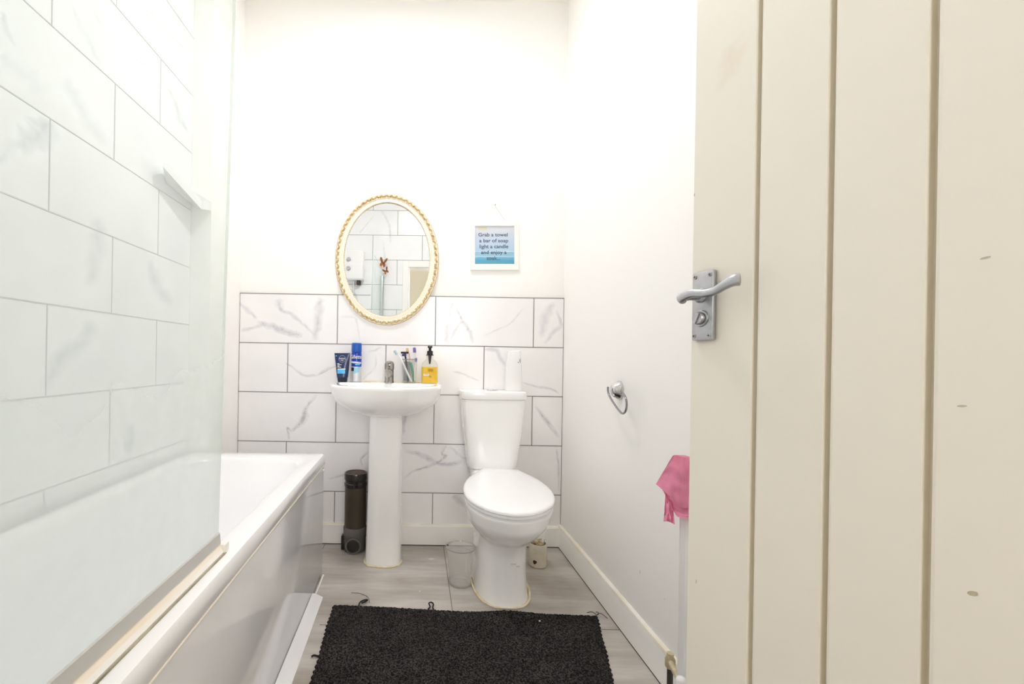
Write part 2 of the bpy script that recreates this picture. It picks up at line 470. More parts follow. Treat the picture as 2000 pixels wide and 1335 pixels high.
# ------------------------------------------------------------------ the room shell
bm = BM()
box(bm, -1.25, 1.0, -1.5, 2.4, -0.05, 0.0)
floor = struct(link('floor', bm, 'floor', smooth=0))
bm = BM()   # joints of the floor boards, thin grooves filled dark
for x in (-0.452, 0.148):
    box(bm, x - 0.0012, x + 0.0012, 0.0, 2.236, -0.001, 0.0006)
for y in (0.35, 1.56):
    box(bm, -0.33, 0.73, y - 0.0012, y + 0.0012, -0.001, 0.0006)
link('floor_joint', bm, pbr('joint_dirt', (112, 104, 96), 0.8), floor, smooth=0)
bm = BM()   # grime and spilled marks on the floor
def blot(bm, c, rx, ry, z=0.0005, n=22, jag=0.35, sd=0):
    rnd = random.Random(sd)
    ctr = bm.verts.new((c.x, c.y, z))
    ring = []
    for i in range(n):
        a = 2*PI*i/n; k = 1 + jag*(rnd.random() - 0.5)*2
        ring.append(bm.verts.new((c.x + rx*k*math.cos(a), c.y + ry*k*math.sin(a), z)))
    for i in range(n): bm.faces.new((ctr, ring[i], ring[(i + 1) % n]))
blot(bm, PZ(843, 1091), 0.018, 0.007, sd=2)
blot(bm, PZ(820, 1154), 0.003, 0.003, sd=3)
link('paint_splash', bm, pbr('paint_splash', (226, 222, 214), 0.6), floor, smooth=0)

bm = BM(); box(bm, -1.25, 1.0, YB + 0.012, 2.4, 0.0, ZC + 0.05)
wall_back = struct(link('wall_back', bm, 'paint', smooth=0))
bm = BM(); box(bm, -1.25, XL - 0.012, -0.10, YB + 0.012, 0.0, ZC + 0.05)
wall_left = struct(link('wall_left', bm, 'paint', smooth=0))
bm = BM(); box(bm, XR, 1.0, -0.10, YB + 0.012, 0.0, ZC + 0.05)
wall_right = struct(link('wall_right', bm, 'paint', smooth=0))
DX0, DX1, DZ = -0.145, 0.70, 1.86      # the doorway the camera stands in
bm = BM()
box(bm, -1.25, DX0 - 0.02, -0.10, YN - 0.012, 0.0, ZC + 0.05)
box(bm, DX1 + 0.02, 1.0, -0.10, YN - 0.012, 0.0, ZC + 0.05)
box(bm, DX0 - 0.02, DX1 + 0.02, -0.10, YN - 0.012, DZ + 0.02, ZC + 0.05)
wall_front = struct(link('wall_front', bm, 'paint', smooth=0))
bm = BM(); box(bm, -1.25, 1.0, -1.5, 2.4, ZC, ZC + 0.08)
struct(link('ceiling', bm, 'ceiling', smooth=0))
bm = BM(); box(bm, XL - 0.012, XBOX, YBOX, YB + 0.012, 0.0, ZC, 0.002)
struct(link('wall_boxing', bm, 'paint', smooth=0))
# the hall outside the door
bm = BM(); box(bm, -1.25, 1.0, -1.58, -1.5, 0, ZC)
struct(link('wall_hall_end', bm, 'hall', smooth=0))
bm = BM(); box(bm, -1.33, -1.25, -1.58, -0.10, 0, ZC)
struct(link('wall_hall_left', bm, 'hall', smooth=0))
bm = BM(); box(bm, 1.0, 1.08, -1.58, -0.10, 0, ZC)
struct(link('wall_hall_right', bm, 'hall', smooth=0))
# door lining and architrave
bm = BM()
for (x0, x1) in ((DX0 - 0.02, DX0), (DX1, DX1 + 0.02)):
    box(bm, x0, x1, -0.10, YN, 0, DZ + 0.02)
box(bm, DX0, DX1, -0.10, YN, DZ, DZ + 0.02)
struct(link('trim_1', bm, 'paint_gloss', smooth=0))
bm = BM()
box(bm, DX0 - 0.065, DX0 - 0.005, YN, YN + 0.016, 0, DZ + 0.07, 0.004)
box(bm, DX0 - 0.005, DX1 + 0.04, YN, YN + 0.016, DZ + 0.005, DZ + 0.07, 0.004)
struct(link('trim_2', bm, 'paint_gloss', smooth=0))

# ---- tile cladding: each wall's tiles are one mesh, veins lie in it as soft-edged ribbons
def ribbons(bm, layer, lines, unproj, nrm, off):
    for li, (pts, w, s) in enumerate(lines):
        P = smooth_path([Vector((p[0], p[1], 0)) for p in pts], 6)
        n = len(P)
        rows = []
        for i, p in enumerate(P):
            t = (P[min(i + 1, n - 1)] - P[max(i - 1, 0)]).normalized()
            q = Vector((-t.y, t.x, 0))
            k = i/(n - 1)
            ww = w*(0.55 + 0.45*math.sin(PI*min(1, max(0, k))))*(0.8 + 0.4*mnoise.noise(Vector((p.x*0.07, p.y*0.07, w))))
            ends = min(1.0, k*6, (1 - k)*6)
            jit = mnoise.noise(Vector((p.x*0.11, p.y*0.11, 3.0)))*w*0.5
            row = []
            for u, a in ((-1, 0), (-0.55, 0.5), (0, 1), (0.55, 0.5), (1, 0)):
                pp = p + q*(u*ww*1.6 + jit)
                v = bm.verts.new(unproj(pp.x, pp.y) + nrm*(off + li*0.000012 + k*0.00002))
                row.append((v, a*ends*s))
            rows.append(row)
        for a, b in zip(rows, rows[1:]):
            for i in range(4):
                f = bm.faces.new((a[i][0], a[i + 1][0], b[i + 1][0], b[i][0]))
                f.material_index = 0
                vals = {a[i][0]: a[i][1], a[i + 1][0]: a[i + 1][1], b[i + 1][0]: b[i + 1][1], b[i][0]: b[i][1]}
                for l in f.loops:
                    x = vals[l.vert]; l[layer] = (x, 1, 0, 1)

def cladding(name, rows, a0, a1, place, bed, parent, lines, unproj, nrm, mats, gap=0.0016, hole=None):
    """rows: (z0, z1, joint offset); place(a, b, z0, z1, h0, h1) -> x0,x1,y0,y1"""
    bm = BM(); layer = bm.loops.layers.float_color.new('vein')
    z_lo, z_hi = rows[0][0], rows[-1][1]
    for (z0, z1, off) in rows:
        j = off
        while j > a0: j -= 0.5
        while j < a1:
            s, e = max(j, a0), min(j + 0.5, a1)
            if e - s > 0.01:
                segs = [(s, e, z0, z1)]
                if hole:
                    segs = hole(s, e, z0, z1)
                for (s_, e_, za, zb) in segs:
                    x0, x1, y0, y1 = place(s_ + gap, e_ - gap, False)
                    box(bm, x0, x1, y0, y1, za + gap, zb - gap, 0.0007, 0, 1)
            j += 0.5
    for f in bm.faces:
        for l in f.loops: l[layer] = (0, 0, 0, 1)
    def gstrip(s_, e_, za, zb):
        for (p_, q_, u_, v_) in (hole(s_, e_, za, zb) if hole else [(s_, e_, za, zb)]):
            x0, x1, y0, y1 = place(p_, q_, False)
            d = nrm*0.0011
            n0 = len(bm.faces)
            box(bm, x0 + d.x, x1 + d.x, y0 + d.y, y1 + d.y, u_, v_, 0.0, 1)
            bm.faces.ensure_lookup_table()
            for f in bm.faces[n0:]:
                for l in f.loops: l[layer] = (0, 0, 0, 1)
    for (z0, z1, off) in rows:
        if z1 < ZC - 0.01: gstrip(a0, a1, z1 - gap, z1 + gap)
        j = off
        while j > a0: j -= 0.5
        while j < a1:
            if j > a0 + 0.01: gstrip(j - gap, j + gap, z0 + gap, z1 - gap)
            j += 0.5
    segs = [(a0, a1, z_lo, z_hi)] if not hole else hole(a0, a1, z_lo, z_hi)
    nf0 = len(bm.faces)
    for (s_, e_, za, zb) in segs:
        x0, x1, y0, y1 = place(s_, e_, True)
        box(bm, x0, x1, y0, y1, za, zb, 0.0, 1)
    bm.faces.ensure_lookup_table()
    for f in bm.faces[nf0:]:
        for l in f.loops: l[layer] = (0, 0, 0, 1)
    if lines: ribbons(bm, layer, lines, unproj, nrm, 0.0003)
    # keep ribbon winding away from recalc: link() recalculates, ribbons are open sheets and fine either way
    return link(name, bm, mats, parent, smooth=0)

def Z8(pts, ox, oy, s): return [(x/s + ox, y/s + oy) for x, y in pts]
L = []
def add(o, pts, w, st): L.append((Z8(pts, *o), w, st))
o8 = (440, 550, 3.927); oA = (620, 350, 3.926); oB = (620, 640, 3.926); oC = (600, 900, 3.813)
add(o8, [(105, 155), (185, 230), (240, 290)], 5, .5)
add(o8, [(240, 300), (330, 335), (440, 375), (530, 400), (600, 415)], 7, .75)
add(o8, [(115, 375), (170, 365), (230, 345), (320, 330)], 4, .5)
add(o8, [(410, 150), (430, 215), (500, 245), (570, 300), (690, 415)], 4, .6)
add(o8, [(400, 130), (420, 180), (440, 220)], 9, .35)
add(o8, [(735, 115), (720, 200), (710, 300), (688, 460)], 9, .55)
add(o8, [(380, 380), (460, 455)], 2.5, .35)
add(o8, [(740, 335), (850, 390)], 6, .2)
add(o8, [(455, 620), (510, 650), (600, 715), (720, 710), (850, 640)], 2.4, .55)
add(o8, [(120, 480), (130, 580)], 8, .35)
add(o8, [(705, 862), (620, 970), (595, 1050), (540, 1120), (505, 1150)], 4.5, .75)
add(o8, [(620, 1000), (610, 1040), (575, 1090)], 8, .5)
add(o8, [(505, 1155), (478, 1115), (485, 1170), (490, 1215)], 3, .7)
add(o8, [(428, 1235), (415, 1285)], 3.5, .6)
add(o8, [(565, 1235), (572, 1285)], 9, .45)
add(oA, [(1050, 912), (1030, 980), (1000, 1080), (985, 1200), (975, 1265)], 8, .5)
add(oA, [(1050, 950), (1110, 1080), (1160, 1150), (1200, 1262)], 5, .65)
add(oA, [(1105, 1085), (1060, 1150), (1015, 1240)], 4, .5)
add(oA, [(1585, 975), (1480, 1100), (1350, 1165), (1260, 1205)], 2.2, .4)
add(oA, [(1805, 935), (1745, 1060), (1720, 1220)], 9, .45)
add(oA, [(1825, 1000), (1868, 1110), (1800, 1180), (1740, 1265)], 5, .5)
add(oA, [(165, 1055), (280, 1060), (310, 1130), (325, 1240)], 2.6, .4)
add(oA, [(750, 1105), (900, 1168)], 2.6, .5)
add(oB, [(0, 360), (70, 320), (145, 290)], 3, .5)
add(oB, [(385, 180), (440, 172), (492, 140)], 2.5, .4)
add(oB, [(450, 200), (440, 300), (370, 370), (350, 400)], 2.5, .35)
add(oB, [(1265, 165), (1370, 172), (1400, 230), (1450, 295)], 5, .55)
add(oB, [(1030, 330), (1110, 350), (1245, 412)], 2.4, .55)
add(oB, [(1040, 440), (1045, 500)], 4, .3)
add(oB, [(1560, 412), (1680, 450), (1780, 465), (1860, 502)], 2.6, .6)
add(oB, [(1670, 600), (1740, 690), (1860, 845)], 4.5, .65)
add(oB, [(1672, 600), (1750, 595)], 2.2, .3)
add(oB, [(1850, 625), (1790, 680)], 2, .3)
add(oB, [(1682, 795), (1668, 840)], 3, .4)
add(oB, [(648, 830), (665, 720), (690, 640)], 5, .6)
add(oB, [(655, 940), (800, 975), (900, 1030), (1010, 1045), (1130, 1015)], 5, .7)
add(oB, [(995, 895), (955, 960), (985, 985), (880, 1050), (740, 1095), (650, 1165)], 3.2, .75)
add(oB, [(830, 990), (890, 1020)], 9, .4)
add(oB, [(1010, 905), (1100, 985), (1145, 1005)], 3, .45)
add(oB, [(800, 900), (785, 925)], 2, .4)
add(oB, [(398, 945), (335, 1005), (345, 1060)], 2.4, .6)
add(oB, [(80, 1160), (160, 1140), (215, 1118)], 2.4, .4)
add(oB, [(1830, 920), (1848, 1050), (1850, 1260)], 2.6, .55)
add(oB, [(1790, 1080), (1830, 1110)], 5, .35)
add(oC, [(705, 262), (745, 235)], 4, .4)
add(oC, [(1085, 250), (1130, 290), (1175, 345)], 6, .55)
add(oC, [(275, 350), (225, 405)], 7, .5)
add(oC, [(160, 290), (210, 285)], 4, .3)
ZT = [0.0, 0.013, 0.263, 0.513, 0.764, 1.014, 1.265]
rows_b = [(ZT[i], ZT[i + 1], (-0.41 if (i % 2 == 1) else -0.66)) for i in range(0, 6)]
cladding('tile_cladding', rows_b, XBOX + 0.001, XR - 0.001,
         lambda a, b, bed: (a, b, YB + 0.0012, YB + 0.012) if bed else (a, b, YB, YB + 0.011),
         None, wall_back, L, lambda x, y: PY(x, y, YB), Vector((0, -1, 0)), ['tile', 'grout'])
for v_, l_ in (): pass

L = []
z5 = (0, 0, 2.967); z6 = (0, 420, 2.967)
add(z5, [(395, 0), (470, 150), (530, 270), (600, 405)], 8, .3)
add(z5, [(10, 60), (40, 180), (90, 270)], 6, .3)
add(z5, [(535, 30), (580, 130), (690, 260), (800, 350), (900, 400)], 3, .35)
add(z5, [(885, 265), (900, 380)], 4, .4)
add(z5, [(820, 10), (920, 130), (1000, 220), (1090, 300)], 3.4, .4)
add(z5, [(985, 0), (1060, 160), (1095, 280)], 4, .35)
add(z5, [(945, 490), (1000, 560), (1050, 700), (1100, 770)], 7, .45)
add(z5, [(365, 440), (440, 560), (520, 720), (620, 840)], 13, .22)
add(z5, [(285, 690), (220, 780), (100, 850)], 30, .5)
add(z5, [(0, 960), (60, 850), (120, 840)], 14, .25)
add(z5, [(0, 310), (60, 380), (280, 540)], 18, .18)
add(z6, [(560, 0), (560, 200), (520, 420)], 16, .28)
add(z6, [(870, 250), (920, 430), (1000, 520)], 11, .35)
add(z6, [(790, 50), (830, 180)], 8, .3)
add(z6, [(545, 600), (480, 720), (330, 850), (265, 1010)], 17, .35)
add(z6, [(1075, 640), (1075, 800)], 9, .3)
add(z6, [(1030, 800), (1075, 940)], 9, .3)
add(z6, [(290, 1070), (400, 1190)], 18, .25)
add(z6, [(775, 1210), (748, 1300), (735, 1420)], 11, .85)
add(z6, [(850, 820), (720, 960)], 16, .22)
add(z6, [(0, 860), (100, 1010)], 20, .15)
rows_l = []
k = 0
z = 0.0
zz = [0.0, 0.077] + [0.327 + 0.25*i for i in range(10)]
zz = [q for q in zz if q < ZC] + [ZC]
for i in range(len(zz) - 1):
    z0, z1 = zz[i], zz[i + 1]
    par = int(round((z1 - 0.077)/0.25)) if i else 0
    rows_l.append((z0, z1, 1.19 if (round((z0 - 0.077)/0.25) % 2 == 1) else 1.44))
cladding('tile_cladding', rows_l, YN - 0.01, YBOX,
         lambda a, b, bed: (XL - 0.012, XL - 0.0012, a, b) if bed else (XL - 0.011, XL, a, b),
         None, wall_left, L, lambda x, y: PXX(x, y, XL), Vector((1, 0, 0)), ['tile_l', 'grout_l'])

# the wall the camera stands in is tiled too (the mirror shows it)
L = []
def NW(pts): return pts
nearveins = [([(-0.45, 2.45), (-0.36, 2.3), (-0.34, 2.1)], .012, .5), ([(-0.5, 2.4), (-0.62, 2.25), (-0.66, 2.2)], .006, .4),
             ([(-0.42, 2.15), (-0.40, 2.0), (-0.38, 1.9)], .012, .35), ([(-0.2, 2.05), (-0.24, 1.95)], .008, .3),
             ([(-0.62, 1.36), (-0.52, 1.28)], .03, .4), ([(-0.85, 1.75), (-0.7, 1.6), (-0.66, 1.5)], .012, .4)]
def door_hole(s, e, za, zb):
    out = []
    lo, hi = DX0 - 0.062, XR
    top = DZ + 0.068
    if e <= lo or za >= top: return [(s, e, za, zb)]
    if s < lo: out.append((s, lo, za, zb))
    if zb > top: out.append((max(s, lo), e, top, zb))
    return [q for q in out if q[1] - q[0] > 0.002 and q[3] - q[2] > 0.002]
def nearrows():
    z = 1.687 - 0.25*6
    out = []
    zs = [0.0] + [0.187 + 0.25*i for i in range(11)]
    zs = [q for q in zs if q < ZC - 0.02] + [ZC]
    for i in range(len(zs) - 1):
        out.append((zs[i], zs[i + 1], (-0.518 if i % 2 == 0 else -0.268)))
    return out
cl = cladding('tile_cladding', nearrows(), XL + 0.001, XR - 0.001,
         lambda a, b, bed: (a, b, YN - 0.012, YN - 0.0012) if bed else (a, b, YN - 0.011, YN),
         None, wall_front, nearveins, lambda x, y: Vector((x, YN, y)), Vector((0, 1, 0)), ['tile_l', 'grout'], hole=door_hole)

# skirtings
def skirting(name, prof, p0, p1, inward, mats):
    """extrude a profile (depth, height) from p0 to p1"""
    bm = BM()
    loops = []
    for p in (p0, p1):
        loops.append([(p[0] + inward[0]*d, p[1] + inward[1]*d, h) for d, h in prof])
    rows = loft(bm, loops)
    for f in bm.faces:
        c = f.calc_center_median()
        if c.z > prof[-2][1] - 0.012 and len(f.verts) == 4 and abs(f.normal.z) > 0.2: f.material_index = 1
    bm.normal_update()
    for f in bm.faces:
        if len(f.verts) == 4 and abs(f.normal.z) > 0.35 and f.calc_center_median().z > 0.08: f.material_index = 1
    return struct(link(name, bm, mats, smooth=30))
prof = [(0.0, 0.004), (0.014, 0.004), (0.014, 0.100), (0.010, 0.109), (0.002, 0.114), (0.0, 0.114)]
skirting('baseboard_right', prof, (XR, 0.16), (XR, YB - 0.0005), (-1, 0), ['paint_gloss', 'skirt_top'])
prof2 = [(0.0, 0.004), (0.014, 0.004), (0.014, 0.096), (0.009, 0.104), (0.0, 0.106)]
skirting('baseboard_back', prof2, (XBOX + 0.001, YB), (XR - 0.014, YB), (0, -1), ['paint_gloss', 'skirt_top'])
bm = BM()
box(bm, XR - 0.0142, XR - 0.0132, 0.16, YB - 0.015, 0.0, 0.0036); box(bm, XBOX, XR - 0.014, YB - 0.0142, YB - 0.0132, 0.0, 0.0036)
struct(link('trim_3', bm, 'dark', smooth=0))  # dark strip set into the gap under the skirtings
# marks on the right wall
bm = BM()
for (px, py, r) in ((1250, 1116, .0035), (1298, 1170, .002), (1163, 1000, .002)):
    c = PXX(px, py, XR - 0.0006)
    vs = [bm.verts.new((XR - 0.0004, c.y + r*math.cos(2*PI*i/10)*random.uniform(.6, 1.3), c.z + r*2*math.sin(2*PI*i/10)*random.uniform(.6, 1.3))) for i in range(10)]
    bm.faces.new(vs)
link('chip_mark', bm, pbr('chip_mark', (222, 220, 214), 0.6), wall_right, smooth=0)

# ------------------------------------------------------------------ the door, open into the room
A = 0.2613
door_o = Vector((0.495, 0.80, 0.0))
U = Vector((math.sin(A), -math.cos(A), 0)); NN = Vector((-math.cos(A), -math.sin(A), 0))
DMX = Matrix((U, NN, Vector((0, 0, 1)))).transposed().to_4x4(); DMX.translation = door_o   # local x along the leaf, y out of its face
DW, DT = 0.705, 0.036
bm = BM()
PITCH = 0.0989; J0 = 0.1157
xs = [0.0]
j = J0
while j < DW - 0.02:
    xs.append(j); j += PITCH
prof_d = []
for x in xs[1:]:
    prof_d += [(x - 0.0046, 0.0), (x - 0.0043, -0.0145), (x + 0.0026, -0.0145), (x + 0.0034, -0.0025), (x + 0.0075, 0.0)]
prof_d = [(0.0, -0.002), (0.002, 0.0)] + prof_d + [(DW, 0.0), (DW, -DT), (0.0, -DT)]
loft(bm, [[(x, y, 0.012) for x, y in prof_d], [(x, y, 1.845) for x, y in prof_d]])
for zz_ in (0.16, 0.9, 1.62):      # ledges on the hidden side
    box(bm, 0.03, DW - 0.03, -DT - 0.022, -DT, zz_, zz_ + 0.11, 0.004)
door = struct(link('door_1', bm, 'cream', smooth=20))
door.matrix_world = DMX
# handle set
bm = BM(); box(bm, 0.011, 0.051, 0.0, 0.010, 0.986, 1.106, 0.0025, 0, 2)
plate = link('handle', bm, 'satin', door)
plate['label'] = 'satin metal lever handle set on door edge'
def dpt(u, n, z): return (u, n, z)
lz = 1.064; lu = 0.029
bm = BM()
lathe(bm, [(0.0125, 0.010), (0.0125, 0.014), (0.0105, 0.016), (0.0095, 0.018)], 24, (lu, 0, lz), 'Y')
nk = smooth_path([(lu, 0.014, lz), (lu, 0.030, lz - 0.001), (lu + 0.001, 0.040, lz - 0.002)], 5)
tube(bm, nk, 0.0085, 14)
lv = smooth_path([(lu - 0.010, 0.0420, lz - 0.006), (lu - 0.002, 0.045, lz - 0.003), (lu + 0.015, 0.045, lz), (lu + 0.036, 0.043, lz - 0.003), (lu + 0.054, 0.041, lz - 0.001),
                  (lu + 0.070, 0.040, lz + 0.006), (lu + 0.082, 0.038, lz + 0.011), (lu + 0.090, 0.033, lz + 0.012)], 6)
rr = [0.0105 - 0.0035*math.sin(PI*min(1, i/(len(lv)*0.9))) for i in range(len(lv))]
rr[0] = 0.007; rr[1] = 0.0110; rr[2] = 0.0115; rr[-1] = 0.006
tube(bm, lv, rr, 16, flat=0.72, up=(0, 0, 1))
link('lever', bm, 'satin', plate, smooth=50)
bm = BM()
tz = 1.024
lathe(bm, [(0.0145, 0.010), (0.0145, 0.0125), (0.0135, 0.0135), (0.0115, 0.0135), (0.0112, 0.012)], 28, (lu + 0.001, 0, tz), 'Y')
lathe(bm, [(0.0105, 0.011), (0.0105, 0.018), (0.0095, 0.0195)], 24, (lu + 0.001, 0, tz), 'Y')
for q in (-1,):
    a = 0.42
    ax = Vector((math.sin(a), 0, math.cos(a))); sx = Vector((math.cos(a), 0, -math.sin(a)))
    c = Vector((lu + 0.001, 0.0185, tz))
    vs = []
    for s_, t_, h_ in [(-1, -1, 0), (1, -1, 0), (1, 1, 0), (-1, 1, 0), (-1, -1, 1), (1, -1, 1), (1, 1, 1), (-1, 1, 1)]:
        vs.append(bm.verts.new(c + sx*(s_*0.0022) + ax*(t_*0.0095) + Vector((0, h_*0.0035, 0))))
    for f in ((0, 3, 2, 1), (4, 5, 6, 7), (0, 1, 5, 4), (1, 2, 6, 5), (2, 3, 7, 6), (3, 0, 4, 7)): bm.faces.new([vs[i] for i in f])
link('thumb_turn', bm, 'satin', plate, smooth=40)
for (u_, z_) in ((0.0165, 1.098), (0.0455, 1.098), (0.0165, 0.994), (0.0455, 0.994)):
    bm = BM(); lathe(bm, [(0.0036, 0.0098), (0.0036, 0.0108), (0.0026, 0.0112)], 14, (u_, 0, z_), 'Y')
    box(bm, u_ - 0.0022, u_ + 0.0022, 0.0111, 0.0114, z_ - 0.0005, z_ + 0.0005, 0, 1)
    box(bm, u_ - 0.0005, u_ + 0.0005, 0.0111, 0.0114, z_ - 0.0022, z_ + 0.0022, 0, 1)
    link('screw', bm, ['chrome_dull', 'dark'], plate)
# scuffs on the door
bm = BM()
for (u_, z_, w_, h_) in ((0.003, 1.25, .0012, .003), (0.34, 0.905, .004, .0012), (0.355, 1.06, .004, .0014), (0.02, 0.56, .0012, .004), (0.35, 0.71, .004, .003)):
    vs = [bm.verts.new((u_ + w_*math.cos(2*PI*i/9), 0.0003, z_ + h_*math.sin(2*PI*i/9 + .4))) for i in range(9)]
    bm.faces.new(vs)
link('scuff_mark', bm, pbr('scuff_brown', (192, 182, 158), 0.6), door, smooth=0)

# ------------------------------------------------------------------ bathtub with its panel
BR = 0.0182
BW = 0.585
bath = thing('bathtub', 'white built-in bath with plain front panel along the tiled wall', 'bathtub', (-0.394, YBOX, 0), BR)
# local: x=0 outer long edge, x=-BW wall side; y=0 far end, y=-L near end
BL = 1.86; RZ = 0.527
bm = BM()
def rr_loop(x0, x1, y0, y1, r, z, seg=10):
    lp = []
    for (cx, cy, a0) in ((x1 - r, y1 - r, 0), (x0 + r, y1 - r, PI/2), (x0 + r, y0 + r, PI), (x1 - r, y0 + r, 1.5*PI)):
        for i in range(seg):
            a = a0 + PI/2*i/(seg - 1)
            lp.append((cx + r*math.cos(a), cy + r*math.sin(a), z))
    return lp
def in_loop(mx0, mx1, my0, my1, r, z): return rr_loop(-BW + mx0, -mx1, -BL + my0, -my1, r, z)
loops = [rr_loop(-BW, -0.002, -BL, 0, 0.012, RZ - 0.045), rr_loop(-BW, 0.0, -BL, 0, 0.014, RZ - 0.042), rr_loop(-BW, 0.0, -BL, 0, 0.014, RZ - 0.012),
         rr_loop(-BW, -0.004, -BL, -0.004, 0.014, RZ - 0.003), rr_loop(-BW + 0.005, -0.013, -BL + 0.005, -0.013, 0.016, RZ),
         in_loop(0.05, 0.058, 0.11, 0.100, 0.15, RZ), in_loop(0.053, 0.062, 0.114, 0.104, 0.15, RZ - 0.002), in_loop(0.060, 0.068, 0.122, 0.112, 0.15, RZ - 0.014),
         in_loop(0.075, 0.085, 0.15, 0.16, 0.15, RZ - 0.15), in_loop(0.10, 0.11, 0.19, 0.24, 0.14, RZ - 0.33), in_loop(0.13, 0.14, 0.23, 0.30, 0.12, RZ - 0.385),
         in_loop(0.17, 0.18, 0.28, 0.36, 0.10, RZ - 0.40)]
loft(bm, loops, cap0=False, cap1=True)
bath_shell = link('tub', bm, 'acrylic', bath, smooth=40)
bm = BM()
box(bm, -0.014, -0.006, -BL + 0.01, -0.004, 0.012, RZ - 0.046, 0.002)
link('side_panel', bm, 'panelmat', bath)
bm = BM()
box(bm, -BW + 0.01, -0.014, -0.014, -0.006, 0.012, RZ - 0.046)
link('end_panel', bm, 'panelmat', bath)
bm = BM()
box(bm, -0.010, 0.0004, -BL + 0.01, -0.003, RZ - 0.0505, RZ - 0.0455, 0.001)
link('panel_bead', bm, pbr('cream_bead', (242, 236, 224), 0.35), bath)
for (y_, z_) in ((-0.025, RZ - 0.07),):
    bm = BM(); lathe(bm, [(0.007, -0.006), (0.007, -0.002), (0.004, 0.001)], 16, (0, y_, z_), 'X')
    link('screw_cap', bm, 'white_plastic', bath)
bm = BM()   # strip along the floor
loft(bm, [[(-0.0058, y_, 0.0), (0.036, y_, 0.0), (0.036, y_, 0.005), (0.026, y_, 0.011), (0.004, y_, 0.020), (-0.0058, y_, 0.020)] for y_ in (-BL + 0.01, -0.20)])
link('plinth_strip', bm, 'panelmat', bath, smooth=25)
bm = BM()
tube(bm, [(0.002, -0.02, 0.003), (0.002, -0.10, 0.003), (0.002, -0.198, 0.003)], 0.004, 8)
link('sealant_bead', bm, 'seal', bath)
bm = BM()
tube(bm, [(-BW + 0.006, -0.006, RZ - 0.005), (-BW + 0.02, -BL + 0.02, RZ - 0.005)], 0.005, 8)
link('wall_sealant', bm, 'white_plastic', bath)
bm = BM()
lathe(bm, [(0.022, RZ - 0.402), (0.022, RZ - 0.397), (0.015, RZ - 0.396)], 20, (-BW/2, -BL + 0.42, 0)); link('waste', bm, 'chrome', bath)

# ------------------------------------------------------------------ shower screen
scr = thing('shower_screen', 'hazy limescaled glass shower screen standing on bath rim', 'shower screen', (-0.419, YN, 0))
SL, SB, ST, SRR = 0.897, 0.545, 1.795, 0.12
LEAN = 0.016
def pane_outline():
    pts = [(0.012, SB), (SL, SB)]
    for i in range(13):
        a = PI/2*i/12
        pts.append((SL - SRR + SRR*math.cos(a), ST - SRR + SRR*math.sin(a)))
    pts.append((0.012, ST))
    return pts
bm = BM()
po = pane_outline()
def lean(z): return LEAN*(z - SB)
lA = [bm.verts.new((-0.003 + lean(z), y, z)) for y, z in po]
lB = [bm.verts.new((0.003 + lean(z), y, z)) for y, z in po]
bm.faces.new(lA); bm.faces.new(list(reversed(lB)))
for i in range(len(po)):
    j = (i + 1) % len(po)
    f = bm.faces.new((lA[i], lA[j], lB[j], lB[i])); f.material_index = 1
link('glass_pane', bm, ['glass', 'glass_edge'], scr, smooth=0)
bm = BM()
loft(bm, [[(0.0040, y, SB + 0.002), (0.0085, y, SB + 0.002), (0.0065, y, SB + 0.024), (0.0042, y, SB + 0.026)] for y in (0.012, SL)])
link('bottom_rail', bm, 'seal_grey', scr)
bm = BM()
loft(bm, [[(-0.010, y, 0.5275), (0.016, y, 0.5275), (0.017, y, 0.531), (0.012, y, 0.538), (0.0040, y, SB + 0.006), (-0.001, y, SB + 0.006)] for y in (0.012, SL + 0.004)])
for f in bm.faces:
    if f.calc_center_median().z > 0.5355 and len(f.verts) == 4: f.material_index = 1
link('seal_strip', bm, ['seal', 'seal_stain'], scr)
bm = BM(); box(bm, -0.004, 0.020, SL - 0.004, SL + 0.016, 0.5275, 0.546, 0.003)
box(bm, 0.006, 0.016, SL + 0.0155, SL + 0.0165, 0.533, 0.540, 0, 1); link('end_cap', bm, ['seal', 'dark'], scr)
bm = BM(); tube(bm, [(0.0195, y, 0.5282) for y in (0.02, 0.3, 0.6, SL)], 0.0014, 6); link('mould_line', bm, pbr('mould_line', (120, 108, 78), 0.8, var=0.5, vscale=9, vcol=(200, 190, 165)), scr)  # thin dark line drawn along the rail's outer edge
bm = BM()
box(bm, -0.014, 0.014, 0.0005, 0.028, 0.535, 1.775, 0.003)
link('wall_profile', bm, 'satin', scr)

# two butterfly ornaments on the wall end of the screen (seen in the mirror)
def butterfly(loc, rot, sc, label):
    t = thing('butterfly_ornament', label, 'ornament', loc, 0, 'butterflies on the screen post')
    t.rotation_euler = rot
    for s_ in (1, -1):
        bm = BM()
        pts = [(0.002, 0), (0.012, 0.030), (0.030, 0.055), (0.046, 0.058), (0.048, 0.040), (0.036, 0.016), (0.026, 0.004), (0.034, -0.012), (0.034, -0.032), (0.022, -0.042), (0.010, -0.030), (0.002, -0.008)]
        lo = [bm.verts.new((s_*x*sc, 0.006*sc*(x/0.05) + 0.0, z*sc)) for x, z in pts]
        hi = [bm.verts.new((s_*x*sc, 0.006*sc*(x/0.05) + 0.002, z*sc)) for x, z in pts]
        bm.faces.new(lo); bm.faces.new(list(reversed(hi)))
        for i in range(len(pts)):
            j = (i + 1) % len(pts); bm.faces.new((lo[i], lo[j], hi[j], hi[i]))
        link('wing', bm, 'orange', t, smooth=0)
    bm = BM(); ball(bm, (0, 0.002, 0), 0.022*sc, (0.16, 0.16, 1.0)); link('body', bm, 'stain_dark', t)
butterfly((-0.405, 0.085, 1.895), (0.0, 0.25, 0.5), 0.95, 'larger orange butterfly ornament on shower screen post, upper of two seen in mirror')
